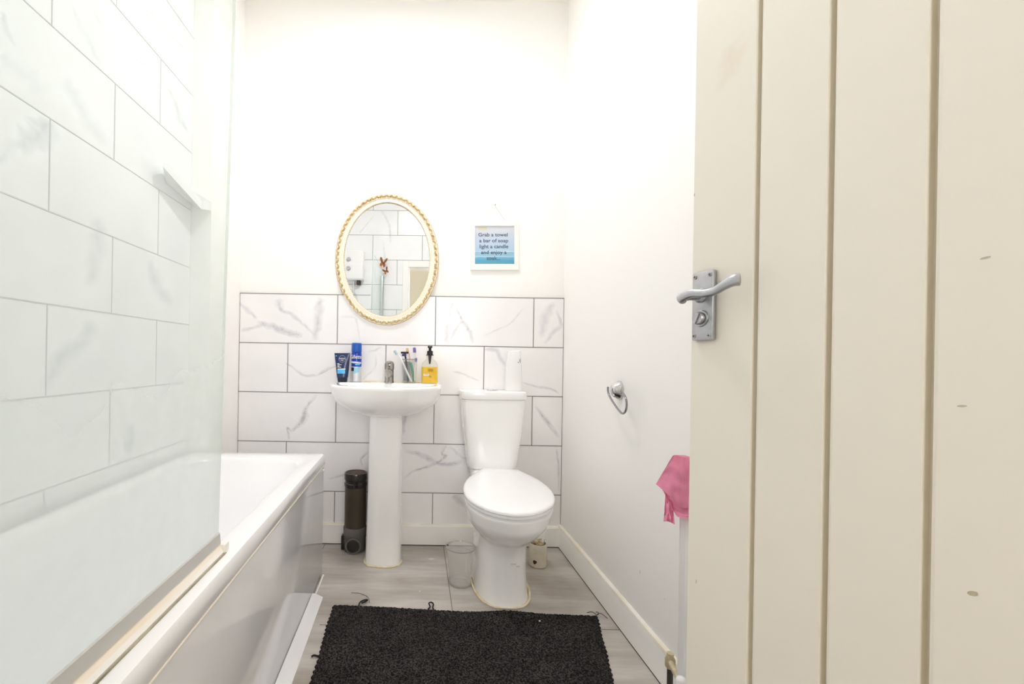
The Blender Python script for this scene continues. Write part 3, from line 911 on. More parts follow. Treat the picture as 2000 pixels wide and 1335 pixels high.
butterfly((-0.375, 0.085, 1.815), (0.1, -0.5, 0.35), 0.68, 'smaller brown butterfly ornament on shower screen post, lower of two seen in mirror')

# electric shower on the tap-end wall (seen in the mirror)
es = thing('electric_shower', 'white electric shower box on tiled wall seen in oval mirror', 'shower unit', (-0.70, YN, 1.72))
bm = BM(); box(bm, -0.105, 0.105, 0.001, 0.085, 0.0, 0.30, 0.02, 0, 4); link('case', bm, 'white_plastic', es)
for z_ in (0.11, 0.20):
    bm = BM(); lathe(bm, [(0.02, 0.085), (0.02, 0.096), (0.016, 0.10)], 24, (-0.045, 0, z_), 'Y'); link('knob', bm, 'satin', es)
bm = BM(); tube(bm, [(-0.0, 0.03, 0.0), (0.0, 0.03, -0.30), (0.0, 0.03, -0.9)], 0.0075, 12); link('pipe', bm, 'chrome', es)
bm = BM(); box(bm, 0.03, 0.07, 0.01, 0.05, -0.045, 0.0, 0.006); link('outlet', bm, 'rust', es)

# white shelf high in the tiled corner
sh = [PXX(318, 325, XL + 0.045), PY(393, 408, YBOX - 0.045), PY(413, 411, YBOX - 0.003)]
t_ = 0.036
bm = BM()
cz = PY(374, 398, YBOX - 0.003).z
cornr = Vector((XL + 0.002, YBOX - 0.003, cz))
ring = [sh[0], sh[1], Vector((XBOX - 0.004, YBOX - 0.003, sh[1].z)), Vector((XBOX - 0.004, YBOX - 0.003, sh[1].z + t_)), cornr + Vector((0, 0, t_))]
w1 = Vector((XL + 0.002, sh[0].y + 0.10, sh[0].z - 0.02))
pl = (w1, sh[0], sh[1], sh[2], cornr)
lo = [bm.verts.new(p) for p in pl]
hi = [bm.verts.new(p + Vector((0, 0, t_))) for p in pl]
bm.faces.new(lo); bm.faces.new(list(reversed(hi)))
for i in range(5): bm.faces.new((lo[i], lo[(i + 1) % 5], hi[(i + 1) % 5], hi[i]))
tag(link('corner_shelf', bm, 'white_plastic', smooth=0), 'white corner shelf high on the tiled wall behind the glass', 'shelf')

# ------------------------------------------------------------------ basin on its pedestal
bs = thing('washbasin', 'white pedestal washbasin under the oval mirror', 'sink', (-0.142, 2.08, 0))
BZ = 0.825
bm = BM()
c0 = (0, 0)
out = [(0.072, 0.082, 0.10, 0.676, 2.4), (0.10, 0.105, 0.12, 0.682, 2.4), (0.140, 0.150, 0.13, 0.695, 2.3), (0.188, 0.188, 0.145, 0.713, 2.3), (0.216, 0.212, 0.155, 0.729, 2.3), (0.235, 0.228, 0.160, 0.745, 2.3), (0.246, 0.239, 0.163, 0.765, 2.35),
       (0.252, 0.245, 0.164, 0.785, 2.4), (0.2565, 0.249, 0.165, 0.805, 2.45), (0.258, 0.250, 0.165, BZ - 0.010, 2.5), (0.2565, 0.2485, 0.165, BZ - 0.004, 2.5), (0.252, 0.244, 0.163, BZ, 2.5),
       (0.226, 0.220, 0.030, BZ, 2.4), (0.222, 0.216, 0.027, BZ - 0.003, 2.4), (0.210, 0.203, 0.020, BZ - 0.02, 2.3), (0.17, 0.165, 0.0, BZ - 0.085, 2.2), (0.10, 0.10, -0.02, BZ - 0.115, 2.0), (0.03, 0.05, -0.03, BZ - 0.12, 2.0)]
loops = []
for (a, bf, bb, z, n) in out:
    if bb <= 0: # inside of the bowl: shift the loop forward
        loops.append(sup(a, bf + bb, max(0.02, 0.06 + bb), (0, bb), z, n, n, 64))
    else:
        loops.append(sup(a, bf, bb, (0, 0), z, n, 7.0 if z < BZ and bb > 0.05 else (5.0 if bb > 0.05 else 2.6), 64))
loft(bm, loops)
link('bowl', bm, 'ceramic', bs, smooth=50)
bm = BM()
loops = []
for k_ in range(13):
    t = k_/12
    z = 0.004 + (0.682 - 0.004)*t
    a = 0.0845 - 0.0095*t**0.8
    f_ = 0.082 - 0.006*t
    loops.append(sup(a, f_, 0.14, (-0.002*(1 - t), 0), z, 3.0, 6.0, 56))
loft(bm, loops)
ped = link('pedestal', bm, 'ceramic', bs, smooth=50)
bm = BM()
rng = [Vector(p) for p in sup(0.088, 0.087, 0.10, (-0.002, 0), 0.003, 2.9, 5.0, 72)][36:] 
lp = [Vector((p.x + random.uniform(-.0012, .0012), p.y + random.uniform(-.0015, .0015), 0.003)) for p in rng]
tube(bm, lp, [random.uniform(0.003, 0.0048) for _ in lp], 8)
link('sealant_bead', bm, 'sealant', ped, smooth=60)
# tap
tapx = PY(760, 748, 2.185).x + 0.142
tp = bpy.data.objects.new('tap', None)
bm = BM()
lathe(bm, [(0.0245, BZ - 0.002), (0.0245, BZ + 0.004), (0.0222, BZ + 0.008), (0.0222, BZ + 0.060), (0.0205, BZ + 0.062)], 28, (tapx, 0.105, 0))
sp = smooth_path([(tapx, 0.10, BZ + 0.040), (tapx, 0.05, BZ + 0.050), (tapx, 0.0, BZ + 0.052), (tapx, -0.022, BZ + 0.046)], 6)
tube(bm, sp, [0.018 - 0.003*i/len(sp) for i in range(len(sp))], 16)
tap = link('tap', bm, 'chrome_dull', bs, smooth=50)
bm = BM()
lathe(bm, [(0.0215, BZ + 0.063), (0.0240, BZ + 0.066), (0.0240, BZ + 0.088), (0.0225, BZ + 0.097), (0.0175, BZ + 0.104), (0.009, BZ + 0.1075), (0.001, BZ + 0.1085)], 28, (tapx, 0.105, 0))
lvr = smooth_path([(tapx, 0.11, BZ + 0.092), (tapx, 0.08, BZ + 0.097), (tapx, 0.055, BZ + 0.101), (tapx, 0.045, BZ + 0.101)], 5)
tube(bm, lvr, [0.010]*(len(lvr) - 3) + [0.009, 0.007, 0.004], 14, flat=0.45, up=(1, 0, 0))
lev = link('lever', bm, 'chrome_dull', tap, smooth=60)
bm = BM(); ball(bm, (tapx + 0.001, 0.0795, BZ + 0.082), 0.0035, (1, 0.6, 1)); link('index_dot', bm, 'dark', lev)
bm = BM()
ss = [Vector(p) for p in sup(0.2555, 0.2, 0.167, (0, 0), BZ - 0.001, 2.5, 7.0, 120)]
ss = sorted([p for p in ss if p.y > 0.155 and -0.2 < p.x < 0.25], key=lambda p: p.x)
tube(bm, [Vector((p.x, 0.1655, BZ + 0.001)) for p in ss], 0.0032, 8)
link('sealant_bead', bm, 'sealant', bs)

# ------------------------------------------------------------------ things standing on the basin
def stand(px, py, z=BZ): return PZ(px, py, z)
# tube of face wash
p = stand(669, 745.5); p.y = min(p.y, 2.20)
ft = thing('face_wash_tube', 'navy face wash tube standing on its cap on the basin', 'tube', (p.x, p.y, BZ + 0.0005), 0.0)
ft.rotation_euler = (0.0, math.radians(-1.2), 0.03)
S = p.y/FPX
bm = BM()
loops = []
for k_ in range(11):
    t = k_/10
    a = 0.0275 + (0.0385 - 0.0275)*t
    d = 0.019*(1 - t)**0.8 + 0.0016
    loops.append(sup(a, d, d, (0, 0), 0.024 + 0.113*t, 2.2, 2.2, 36))
loops.append(sup(0.0385, 0.0016, 0.0016, (0, 0), 0.142, 2.2, 2.2, 36))
loft(bm, loops); tb = link('tube_body', bm, 'navy', ft, smooth=40)
bm = BM(); loft(bm, [sup(0.0225, 0.0165, 0.0165, (0, 0), 0.0, 2.4, 2.4, 32), sup(0.0235, 0.0175, 0.0175, (0, 0), 0.003, 2.4, 2.4, 32), sup(0.0262, 0.0195, 0.0195, (0, 0), 0.024, 2.4, 2.4, 32)])
link('cap', bm, 'navy_cap', ft)
def tube_face(z): return -(0.019*(1 - (z - 0.024)/0.113)**0.8 + 0.0016) - 0.0006
def surf(zc, h, w0, w1, mat, name, cx=0.0, curve=0.55):
    bm = BM(); cols = 8
    rows = []
    for z in (zc - h/2, zc + h/2):
        row = []
        t = max(0, min(1, (z - 0.024)/0.113)); a = 0.0275 + 0.011*t; d = 0.019*(1 - t)**0.8 + 0.0016
        for i in range(cols + 1):
            x = cx + w0 + (w1 - w0)*i/cols
            y = -d*max(0.0, 1 - abs(x/a)**2.2)**(1/2.2) - 0.0005
            row.append(bm.verts.new((x, y, z)))
        rows.append(row)
    for i in range(cols): bm.faces.new((rows[0][i], rows[0][i + 1], rows[1][i + 1], rows[1][i]))
    return link(name, bm, mat, tb, smooth=0)
surf(0.052, 0.021, -0.0235, 0.015, 'sky', 'label_band')
surf(0.0635, 0.004, -0.0235, 0.016, 'ink_white', 'label_line')
surf(0.128, 0.004, -0.034, -0.026, 'sky', 'label_flash')
bm = BM()
RC = 0.0165; zc = 0.113
def tdep(x, z):
    t = max(0, min(1, (z - 0.024)/0.113)); a = 0.0275 + 0.011*t; d = 0.019*(1 - t)**0.8 + 0.0016
    return -d*max(0.0, 1 - abs(x/a)**2.2)**(1/2.2)
pts = [Vector((RC*math.cos(2*PI*i/32), tdep(RC*math.cos(2*PI*i/32), zc + RC*math.sin(2*PI*i/32)) - 0.0004, zc + RC*math.sin(2*PI*i/32))) for i in range(33)]
tube(bm, pts, 0.0008, 6, cap=False); link('logo_ring', bm, pbr('pale_ring', (150, 170, 205), .4), tb)
tl = lambda z: math.atan2(tdep(0, z + .005) - tdep(0, z - .005), .01)
for s_, z_, sz in (('NIVEA', 0.1145, 0.0105), ('MEN', 0.1055, 0.007)):
    text_obj('logo_text', s_, sz, 'ink_white', tb, face_mx((0, tdep(0, z_) - 0.0011, z_), (1, 0, 0), (0, tdep(0, z_ + .01) - tdep(0, z_), 0.01)))
for z_, x1 in ((0.0905, -0.014), (0.0845, -0.003), (0.0785, -0.013), (0.0725, -0.005)):
    surf(z_, 0.0026, -0.0235, x1, 'ink_white', 'label_print')

# can of shaving gel
p = stand(696.5, 745); p.y = min(p.y, 2.205)
cn = thing('shaving_gel_can', 'tall blue and silver shaving gel can beside the navy tube', 'can', (p.x, p.y, BZ + 0.0005))
R = 0.0255
bm = BM()
lathe(bm, [(R - 0.003, 0.0), (R, 0.003), (R, 0.076)], 36, cap1=False, mi=0)
lathe(bm, [(R, 0.076), (R, 0.140), (R - 0.001, 0.145), (R - 0.003, 0.148)], 36, cap0=False, mi=1)
can = link('can_body', bm, ['silver', 'royal'], cn)
bm = BM(); lathe(bm, [(R - 0.001, 0.148), (R - 0.0002, 0.150), (R - 0.0006, 0.190), (R - 0.003, 0.1935)], 36)
link('cap', bm, 'royal_cap', cn)
def wrap(name, z0, z1, a0, a1, mat, rad=R + 0.0004, n=12, slope=0.0):
    bm = BM(); rows = []
    for z in (z0, z1):
        rows.append([bm.verts.new((rad*math.sin(a0 + (a1 - a0)*i/n), -rad*math.cos(a0 + (a1 - a0)*i/n), z + slope*(i/n))) for i in range(n + 1)])
    for i in range(n): bm.faces.new((rows[0][i], rows[0][i + 1], rows[1][i + 1], rows[1][i]))
    return link(name, bm, mat, can, smooth=60)
wrap('label_stripe', 0.094, 0.103, -1.3, 1.2, pbr('pale_stripe', (206, 214, 236), .35), slope=-0.004)
wrap('label_flash', 0.083, 0.090, -0.1, 0.9, 'sky')
wrap('label_block', 0.054, 0.072, -1.4, -0.35, 'black_plastic')
wrap('label_drop', 0.040, 0.066, -0.45, 0.75, pbr('aqua_drop', (150, 206, 228), .35), slope=0.010)
def wrap_text(s, z, size, mat, rad=R + 0.0009, sx=1.0):
    o = text_obj('logo_text', s, size, mat, can, Matrix.Identity(4), sx=sx, extrude=0.0003)
    for v in o.data.vertices:
        a = v.co.x/rad
        v.co = Vector((rad*math.sin(a)*(1 + v.co.z/rad), -rad*math.cos(a)*(1 + v.co.z/rad), z + v.co.y))
    return o
wrap_text('Gillette', 0.124, 0.027, 'ink_white', sx=0.80)

# clear tumbler and what stands in it
p = stand(799, 748.5); p.y = 2.185; TC = Vector((p.x, p.y, BZ + 0.0005))
cup = thing('tumbler', 'clear tumbler of toothbrushes on the right of the tap', 'tumbler', TC)
bm = BM()
H = 0.118
loft(bm, [sup(0.030, 0.030, 0.030, (0, 0), 0.0, 3.6, 3.6, 40), sup(0.0325, 0.0325, 0.0325, (0, 0), 0.002, 3.6, 3.6, 40), sup(0.0385, 0.0385, 0.0385, (0, 0), H, 3.6, 3.6, 40),
          sup(0.0365, 0.0365, 0.0365, (0, 0), H, 3.6, 3.6, 40), sup(0.0305, 0.0305, 0.0305, (0, 0), 0.008, 3.6, 3.6, 40)])
link('glass_wall', bm, 'clear', cup, smooth=50)
bm = BM()
loft(bm, [sup(0.0368, 0.0368, 0.0368, (0, 0), H + 0.0002, 3.6, 3.6, 40), sup(0.0388, 0.0388, 0.0388, (0, 0), H + 0.0002, 3.6, 3.6, 40), sup(0.0388, 0.0388, 0.0388, (0, 0), H - 0.003, 3.6, 3.6, 40)], False, False)
link('rim', bm, pbr('rim_grey', (120, 124, 128), .2), cup)

def brush(name, label, cat, b0, top, path_mid, hmat, headmat, brmat, r=0.0045, grip=None, side=(-1, -0.4, 0), hl=0.024):
    t = thing(name, label, cat, b0, 0, 'brushes in the tumbler')
    a = Vector((0, 0, 0)); e = Vector(top) - Vector(b0)
    pts = [a] + [Vector(q) - Vector(b0) for q in path_mid] + [e]
    pts = smooth_path(pts, 8)
    n = len(pts)
    rad = [r*(1.15 - 0.55*max(0, (i/n - 0.35))/0.65) for i in range(n)]
    rad[0] = r*0.6; rad[-1] = r*0.5
    bm = BM(); tube(bm, pts, rad, 12, flat=0.8); link('handle', bm, hmat, t, smooth=60)
    d = (pts[-1] - pts[-5]).normalized()
    sd = Vector(side); sd = (sd - d*sd.dot(d)).normalized(); w = d.cross(sd)
    bm = BM()
    loops = []
    for (k_, s_) in ((-0.1, .5), (0.05, .9), (0.5, 1.0), (0.95, .9), (1.05, .5)):
        c = e + d*(hl*(k_ - 0.4)) 
        loops.append([tuple(c + sd*(0.0022*math.cos(2*PI*i/14)*s_) + w*(0.0058*math.sin(2*PI*i/14)*s_)) for i in range(14)])
    loft(bm, loops); hd = link('head', bm, headmat, t, smooth=60)
    bm = BM()
    for i in range(7):
        for j_ in range(-1, 2):
            c = e + d*(hl*(-0.32 + 0.9*i/6)) + w*(0.0034*j_)
            tube(bm, [c + sd*0.001, c + sd*0.0115], 0.0015, 6)
    link('bristles', bm, brmat, hd)
    if grip:
        m_, k0, k1 = grip
        seg_ = pts[int(n*k0):int(n*k1)]
        bm = BM(); tube(bm, seg_, r*1.32, 12, flat=0.85); link('grip', bm, m_, t, smooth=60)
    return t
Yc = TC.y
def C(px, py, dy=0.0): return PY(px, py, Yc + dy)
brush('toothbrush', 'white toothbrush with pale blue bristles leaning left in the tumbler', 'toothbrush', C(804, 745, -0.018), C(775.5, 688, -0.022), [C(793, 722, -0.024), C(785, 703, -0.026)], 'white_plastic', 'white_plastic', 'mint', 0.0045)
brush('toothbrush', 'green and peach handled toothbrush in the middle of the tumbler', 'toothbrush', C(808, 744, 0.008), C(798.5, 685, 0.010), [C(805.5, 722, 0.008), C(801.5, 703, 0.012)], 'peach', 'ink_white', 'peach', 0.0042, ('green', 0.02, 0.62))
brush('toothbrush', 'lilac and white toothbrush on the right of the tumbler', 'toothbrush', C(810.5, 744, -0.004), C(811, 684, 0.0), [C(811, 722, 0.004), C(812.5, 704, 0.006)], 'white_plastic', 'purple', 'purple', 0.0046, ('purple', 0.60, 0.76), side=(-1, -1, 0))
rz_ = thing('razor', 'black and violet razor head up in the tumbler', 'razor', C(797, 745, 0.012), 0)
b0 = C(797, 745, 0.012)
pts = smooth_path([Vector((0, 0, 0)), C(795, 722, 0.012) - b0, C(792.5, 700, 0.010) - b0, C(790.5, 690, 0.004) - b0], 6)
bm = BM(); tube(bm, pts, 0.0042, 12); link('handle', bm, 'black_plastic', rz_, smooth=60)
e = pts[-1]
bm = BM(); box(bm, e.x - 0.019, e.x + 0.019, e.y - 0.009, e.y + 0.001, e.z - 0.001, e.z + 0.009, 0.002); link('blade_head', bm, 'black_plastic', rz_)
bm = BM(); box(bm, e.x - 0.014, e.x + 0.009, e.y - 0.012, e.y - 0.004, e.z - 0.013, e.z - 0.002, 0.003); link('grip', bm, 'violet', rz_)
bm = BM()   # a grey card/packet leaning in the glass
r2 = thing('comb', 'dark grey comb standing inside the clear tumbler', 'comb', C(795, 744, 0.016), 0)
b0 = C(795, 744, 0.016)
bm = BM(); box(bm, -0.017, 0.014, -0.0015, 0.0015, 0.004, 0.098, 0.001)
for i in range(18): box(bm, 0.014, 0.021, -0.001, 0.001, 0.008 + 0.005*i, 0.0105 + 0.005*i)
link('spine', bm, pbr('dark_grey_plastic', (128, 130, 138), 0.35), r2, smooth=0)

# soap dispenser
p = stand(839, 748.5); p.y = 2.185
sd_ = thing('soap_dispenser', 'yellow liquid soap bottle with black pump on the basin', 'soap bottle', (p.x, p.y, BZ + 0.0005))
bm = BM()
loft(bm, [sup(0.039, 0.026, 0.026, (0, 0), 0.0, 4, 4, 40), sup(0.0405, 0.0275, 0.0275, (0, 0), 0.003, 4, 4, 40), sup(0.0405, 0.0275, 0.0275, (0, 0), 0.086, 4, 4, 40), sup(0.037, 0.0255, 0.0255, (0, 0), 0.100, 3.4, 3.4, 40), sup(0.027, 0.021, 0.021, (0, 0), 0.112, 2.8, 2.8, 40),
          sup(0.0165, 0.0165, 0.0165, (0, 0), 0.119, 2, 2, 40), sup(0.0165, 0.0165, 0.0165, (0, 0), 0.138, 2, 2, 40)])
btl = link('bottle', bm, 'clear', sd_, smooth=50)
bm = BM()
loft(bm, [sup(0.0375, 0.0245, 0.0245, (0, 0), 0.002, 4, 4, 40), sup(0.0385, 0.0258, 0.0258, (0, 0), 0.006, 4, 4, 40), sup(0.0385, 0.0258, 0.0258, (0, 0), 0.081, 4, 4, 40)])
link('liquid', bm, 'amber', btl, smooth=50)
bm = BM()
for (z_, w_) in ((0.071, 0.028), (0.066, 0.024), (0.061, 0.026), (0.036, 0.016), (0.031, 0.012)):
    box(bm, -w_/2 + 0.003, w_/2 + 0.003, -0.0283, -0.0278, z_ - 0.0011, z_ + 0.0011)
link('lettering', bm, 'inkbrown', btl, smooth=0)
bm = BM(); box(bm, -0.030, -0.004, -0.0284, -0.0278, 0.039, 0.047); 
for q in range(4): box(bm, -0.026 + 0.005*q, -0.023 + 0.005*q, -0.0287, -0.0283, 0.0415, 0.0455, 0, 1)
link('label_patch', bm, ['ink_white', 'inkbrown'], btl, smooth=0)
bm = BM()
lathe(bm, [(0.0185, 0.137), (0.0185, 0.141), (0.0145, 0.142), (0.0145, 0.158), (0.0125, 0.160), (0.0065, 0.161), (0.0065, 0.174)], 28)
lathe(bm, [(0.010, 0.174), (0.0115, 0.177), (0.0115, 0.183), (0.009, 0.185)], 24)
sp = smooth_path([(0, 0, 0.179), (0, -0.02, 0.180), (0, -0.038, 0.177), (0, -0.042, 0.172)], 5)
tube(bm, sp, 0.0052, 12)
tube(bm, [(0, 0, 0.137), (0.0, 0, 0.118), (0.0, 0, 0.095)], [0.0085, 0.007, 0.004], 12)
link('pump', bm, 'black_plastic', sd_, smooth=40)

# ------------------------------------------------------------------ toilet
wc = thing('toilet', 'white close-coupled toilet with closed lid beside the right wall', 'toilet', (0.369, 2.16, 0))
wx, wy = 0.369, 2.16
# cistern (local coordinates)
bm = BM()
def cis(a, f, z, n=5.0): return sup(a, f, 0.082, (0, 0), z, n, 9.0, 56)
loft(bm, [cis(0.095, 0.060, 0.424), cis(0.112, 0.074, 0.428), cis(0.117, 0.079, 0.438), cis(0.121, 0.082, 0.47), cis(0.138, 0.088, 0.60), cis(0.150, 0.092, 0.72), cis(0.1525, 0.093, 0.757)])
cist = link('cistern', bm, 'ceramic', wc, smooth=45)
bm = BM()
CZ = 0.797
loft(bm, [cis(0.151, 0.092, 0.7575), cis(0.157, 0.097, 0.760), cis(0.159, 0.099, 0.768), cis(0.159, 0.099, CZ - 0.010), cis(0.157, 0.097, CZ - 0.003), cis(0.150, 0.091, CZ)])
lid = link('cistern_lid', bm, 'ceramic', cist, smooth=45)
bx = -0.004
bm = BM(); lathe(bm, [(0.026, CZ - 0.001), (0.026, CZ + 0.003), (0.024, CZ + 0.0045), (0.022, CZ + 0.0045), (0.021, CZ + 0.003), (0.0205, CZ + 0.003), (0.019, CZ + 0.005), (0.004, CZ + 0.006)], 32, (bx, -0.01, 0))
link('flush_button', bm, 'chrome', lid)
# seat axis
Bk = Vector((0.396 - wx, 2.06 - wy, 0)); Fr = Vector((0.352 - wx, 1.537 - wy, 0))
AX = (Fr - Bk); LL = AX.length; AX = AX.normalized(); SX = Vector((-AX.y, AX.x, 0))
WS = [(0.0, .084), (.06, .094), (.16, .128), (.3, .160), (.45, .176), (.58, .179), (.7, .170), (.8, .150), (.88, .122), (.94, .088), (.98, .050), (1.0, .0)]
def wat(s):
    for (s0, w0), (s1, w1) in zip(WS, WS[1:]):
        if s <= s1:
            t = (s - s0)/(s1 - s0)
            if s0 >= 0.88: # elliptic nose
                pass
            return w0 + (w1 - w0)*t
    return 0
def egg(scale=1.0, z=0.0, shift=0.0, tilt=0.0, n=40, ends=1.0):
    right, left = [], []
    for i in range(n + 1):
        u = i/n
        s = math.sin(u*PI/2)**1.0 if False else u
        s = 1 - (1 - u)**1.7
        c = Bk + AX*(LL*(0.5 + (s - 0.5)*ends*scale) + shift)
        w = wat(s)*scale
        right.append(c + SX*w); left.append(c - SX*w)
    lp = right + list(reversed(left[:-1]))
    ctr = Bk + AX*(LL*0.5)
    return [(p.x, p.y, z + tilt*((Vector((p.x, p.y, 0)) - Bk).dot(AX)/LL)) for p in lp]
# smooth the nose of the egg once, by averaging
def egg_s(*a, **k):
    lp = [Vector(p) for p in egg(*a, **k)]
    m = len(lp)
    for _ in range(4):
        lp = [lp[i] if (i == 0 or i == m - 1) else (lp[(i - 1) % m] + lp[i]*2 + lp[(i + 1) % m])/4 for i in range(m)]
    return [tuple(p) for p in lp]
TL = -0.026
bm = BM()
z0 = 0.424
loft(bm, [egg_s(0.985, z0, tilt=TL), egg_s(1.0, z0 + 0.003, tilt=TL), egg_s(1.0, z0 + 0.010, tilt=TL), egg_s(0.985, z0 + 0.015, tilt=TL), egg_s(0.94, z0 + 0.018, tilt=TL), egg_s(0.80, z0 + 0.021, tilt=TL), egg_s(0.5, z0 + 0.023, tilt=TL), egg_s(0.15, z0 + 0.024, tilt=TL)])
lidobj = link('seat_lid', bm, 'lidplastic', wc, smooth=50)
bm = BM()
loft(bm, [egg_s(0.955, z0 - 0.014, tilt=TL), egg_s(0.970, z0 - 0.012, tilt=TL), egg_s(0.970, z0 - 0.003, tilt=TL), egg_s(0.965, z0 - 0.002, tilt=TL), egg_s(0.70, z0 - 0.002, tilt=TL)])
link('seat', bm, 'lidplastic', wc, smooth=50)
for s_ in (-1, 1):
    bm = BM(); c = Bk + SX*(0.05*s_); tube(bm, [c - SX*0.014 + Vector((0, 0, z0 + 0.004)), c + SX*0.014 + Vector((0, 0, z0 + 0.004))], 0.009, 12)
    link('hinge', bm, 'lidplastic', wc)
# pan: rim egg blends to an oval foot
bm = BM()
def blend(lpA, lpB, t): return [tuple(Vector(a)*(1 - t) + Vector(b)*t) for a, b in zip(lpA, lpB)]
m_ = len(egg_s())
def foot(a, yf, yb, z, xc, n=2.5):
    """oval loop ordered like egg(): starts back right, runs to the nose, returns"""
    lp = []
    cy = (yf + yb)/2; h = (yb - yf)/2
    half = (m_ + 1)//2
    pts = []
    for i in range(half):
        u = i/(half - 1)
        t = PI/2 - u*PI       # from back (+y) to nose (-y)
        # right-hand side of the egg first: SX side
        yy = cy + h*math.copysign(abs(math.sin(t))**(2/n), math.sin(t))
        xx = a*abs(math.cos(t))**(2/n)
        pts.append((xx, yy))
    sgn = 1 if SX.x > 0 else -1
    rgt = [(xc + sgn*x - wx, y - wy, z) for x, y in pts]
    lft = [(xc - sgn*x - wx, y - wy, z) for x, y in pts]
    lp = rgt + list(reversed(lft[:-1]))
    return lp[:m_]
zr = 0.396
rim_lo = egg_s(0.965, zr, tilt=0.0)
F0 = foot(0.108, 1.688, 2.13, 0.0, 0.362, 2.7)
prof_p = []
loops = [foot(0.111, 1.684, 2.13, 0.0, 0.362, 2.7), foot(0.107, 1.690, 2.13, 0.02, 0.362, 2.7), foot(0.102, 1.698, 2.13, 0.10, 0.363, 2.6), foot(0.100, 1.695, 2.13, 0.18, 0.364, 2.6), foot(0.101, 1.684, 2.13, 0.225, 0.365, 2.5)]
def mid(a, yf, yb, z, xc, n, t): 
    e_ = egg_s(0.965, z)
    return [(q[0], q[1], z) for q in blend(foot(a, yf, yb, z, xc, n), e_, t)]
loops += [mid(0.108, 1.665, 2.13, 0.245, 0.365, 2.3, 0.05), mid(0.116, 1.640, 2.12, 0.262, 0.366, 2.2, 0.18), mid(0.125, 1.615, 2.12, 0.285, 0.367, 2.2, 0.38), mid(0.140, 1.59, 2.11, 0.315, 0.368, 2.2, 0.60),
          mid(0.155, 1.57, 2.10, 0.35, 0.369, 2.2, 0.82), egg_s(0.955, 0.382), egg_s(0.965, 0.390), egg_s(0.965, 0.398), egg_s(0.93, 0.401)]
# the rim follows the slight fall of the seat
def fall(lp, k): 
    return [(x, y, z + TL*k*((Vector((x, y, 0)) - Bk).dot(AX)/LL)) for x, y, z in lp]
loops = [fall(lp, max(0, min(1, (lp[0][2] - 0.3)/0.09)) if lp[0][2] > 0.3 else 0) for lp in loops]
loft(bm, loops)
box(bm, -0.10, 0.10, -0.14, 0.055, 0.30, 0.424, 0.02, 0, 3)
pan = link('pan', bm, 'ceramic', wc, smooth=55)
bm = BM()
fp = foot(0.116, 1.679, 2.13, 0.003, 0.362, 2.7)
fp = [Vector(p) for p in fp if p[1] + wy < 2.02]
nz_ = [Vector((p.x + random.uniform(-.0012, .0012), p.y + random.uniform(-.0012, .0012), 0.003)) for p in fp]
tube(bm, nz_, [random.uniform(0.0035, 0.006) for _ in nz_], 8)
link('sealant_bead', bm, 'sealant', pan, smooth=60)
# faint worn marks on the foot
bm = BM()
for (px, py, w_, h_) in ((1003, 1101, .010, .003), (1012, 1106, .007, .0015)):
    c = PY(px, py, 1.6935); box(bm, c.x - wx - w_, c.x - wx + w_, c.y - wy + 0.0005, c.y - wy + 0.004, c.z - h_, c.z + h_)
link('worn_sticker', bm, pbr('worn_print', (222, 219, 212), 0.5), pan, smooth=0)

# white bottle on the cistern lid
p = PZ(1002.5, 763, CZ); p.y = 2.165; 
pb = PY(1002.5, 763, 2.165)
wb = thing('lotion_bottle', 'white bottle with grey sprig mark on the toilet cistern', 'bottle', (pb.x, 2.165, CZ + 0.0005))
bm = BM()
loft(bm, [sup(0.0395, 0.026, 0.026, (0, 0), 0.0, 2.6, 2.6, 40), sup(0.0415, 0.028, 0.028, (0, 0), 0.004, 2.6, 2.6, 40), sup(0.0405, 0.028, 0.028, (0, 0), 0.07, 2.6, 2.6, 40), sup(0.0375, 0.027, 0.027, (0, 0), 0.125, 2.6, 2.6, 40), sup(0.0345, 0.026, 0.026, (0, 0), 0.150, 2.6, 2.6, 40)])
wbb = link('bottle', bm, 'white_plastic', wb, smooth=50)
bm = BM(); loft(bm, [sup(0.0335, 0.025, 0.025, (0, 0), 0.1505, 2.6, 2.6, 40), sup(0.033, 0.025, 0.025, (0, 0), 0.186, 2.6, 2.6, 40), sup(0.030, 0.022, 0.022, (0, 0), 0.194, 2.6, 2.6, 40), sup(0.018, 0.013, 0.013, (0, 0), 0.197, 2.6, 2.6, 40)])
link('cap', bm, 'white_plastic', wb, smooth=50)
bm = BM()
def leafp(b, e, w):
    b = Vector(b); e = Vector(e); d = e - b; q = Vector((-d.z, 0, d.x)).normalized()
    pts = [b + d*t + q*(w*math.sin(PI*t)*s) for t, s in ((0, 0), (.3, 1), (.6, 1), (1, 0), (.6, -1), (.3, -1))]
    bm.faces.new([bm.verts.new(v) for v in pts])
fy = -0.0245
for b, e, w in (((0.025, fy + .003, 0.128), (0.012, fy - .003, 0.143), .0022), ((0.026, fy + .003, 0.128), (0.0275, fy + .004, 0.163), .0014), ((0.0255, fy + .003, 0.132), (0.0195, fy, 0.158), .0010)):
    leafp(b, e, w)
link('sprig_mark', bm, 'grey_ink', wbb, smooth=0)

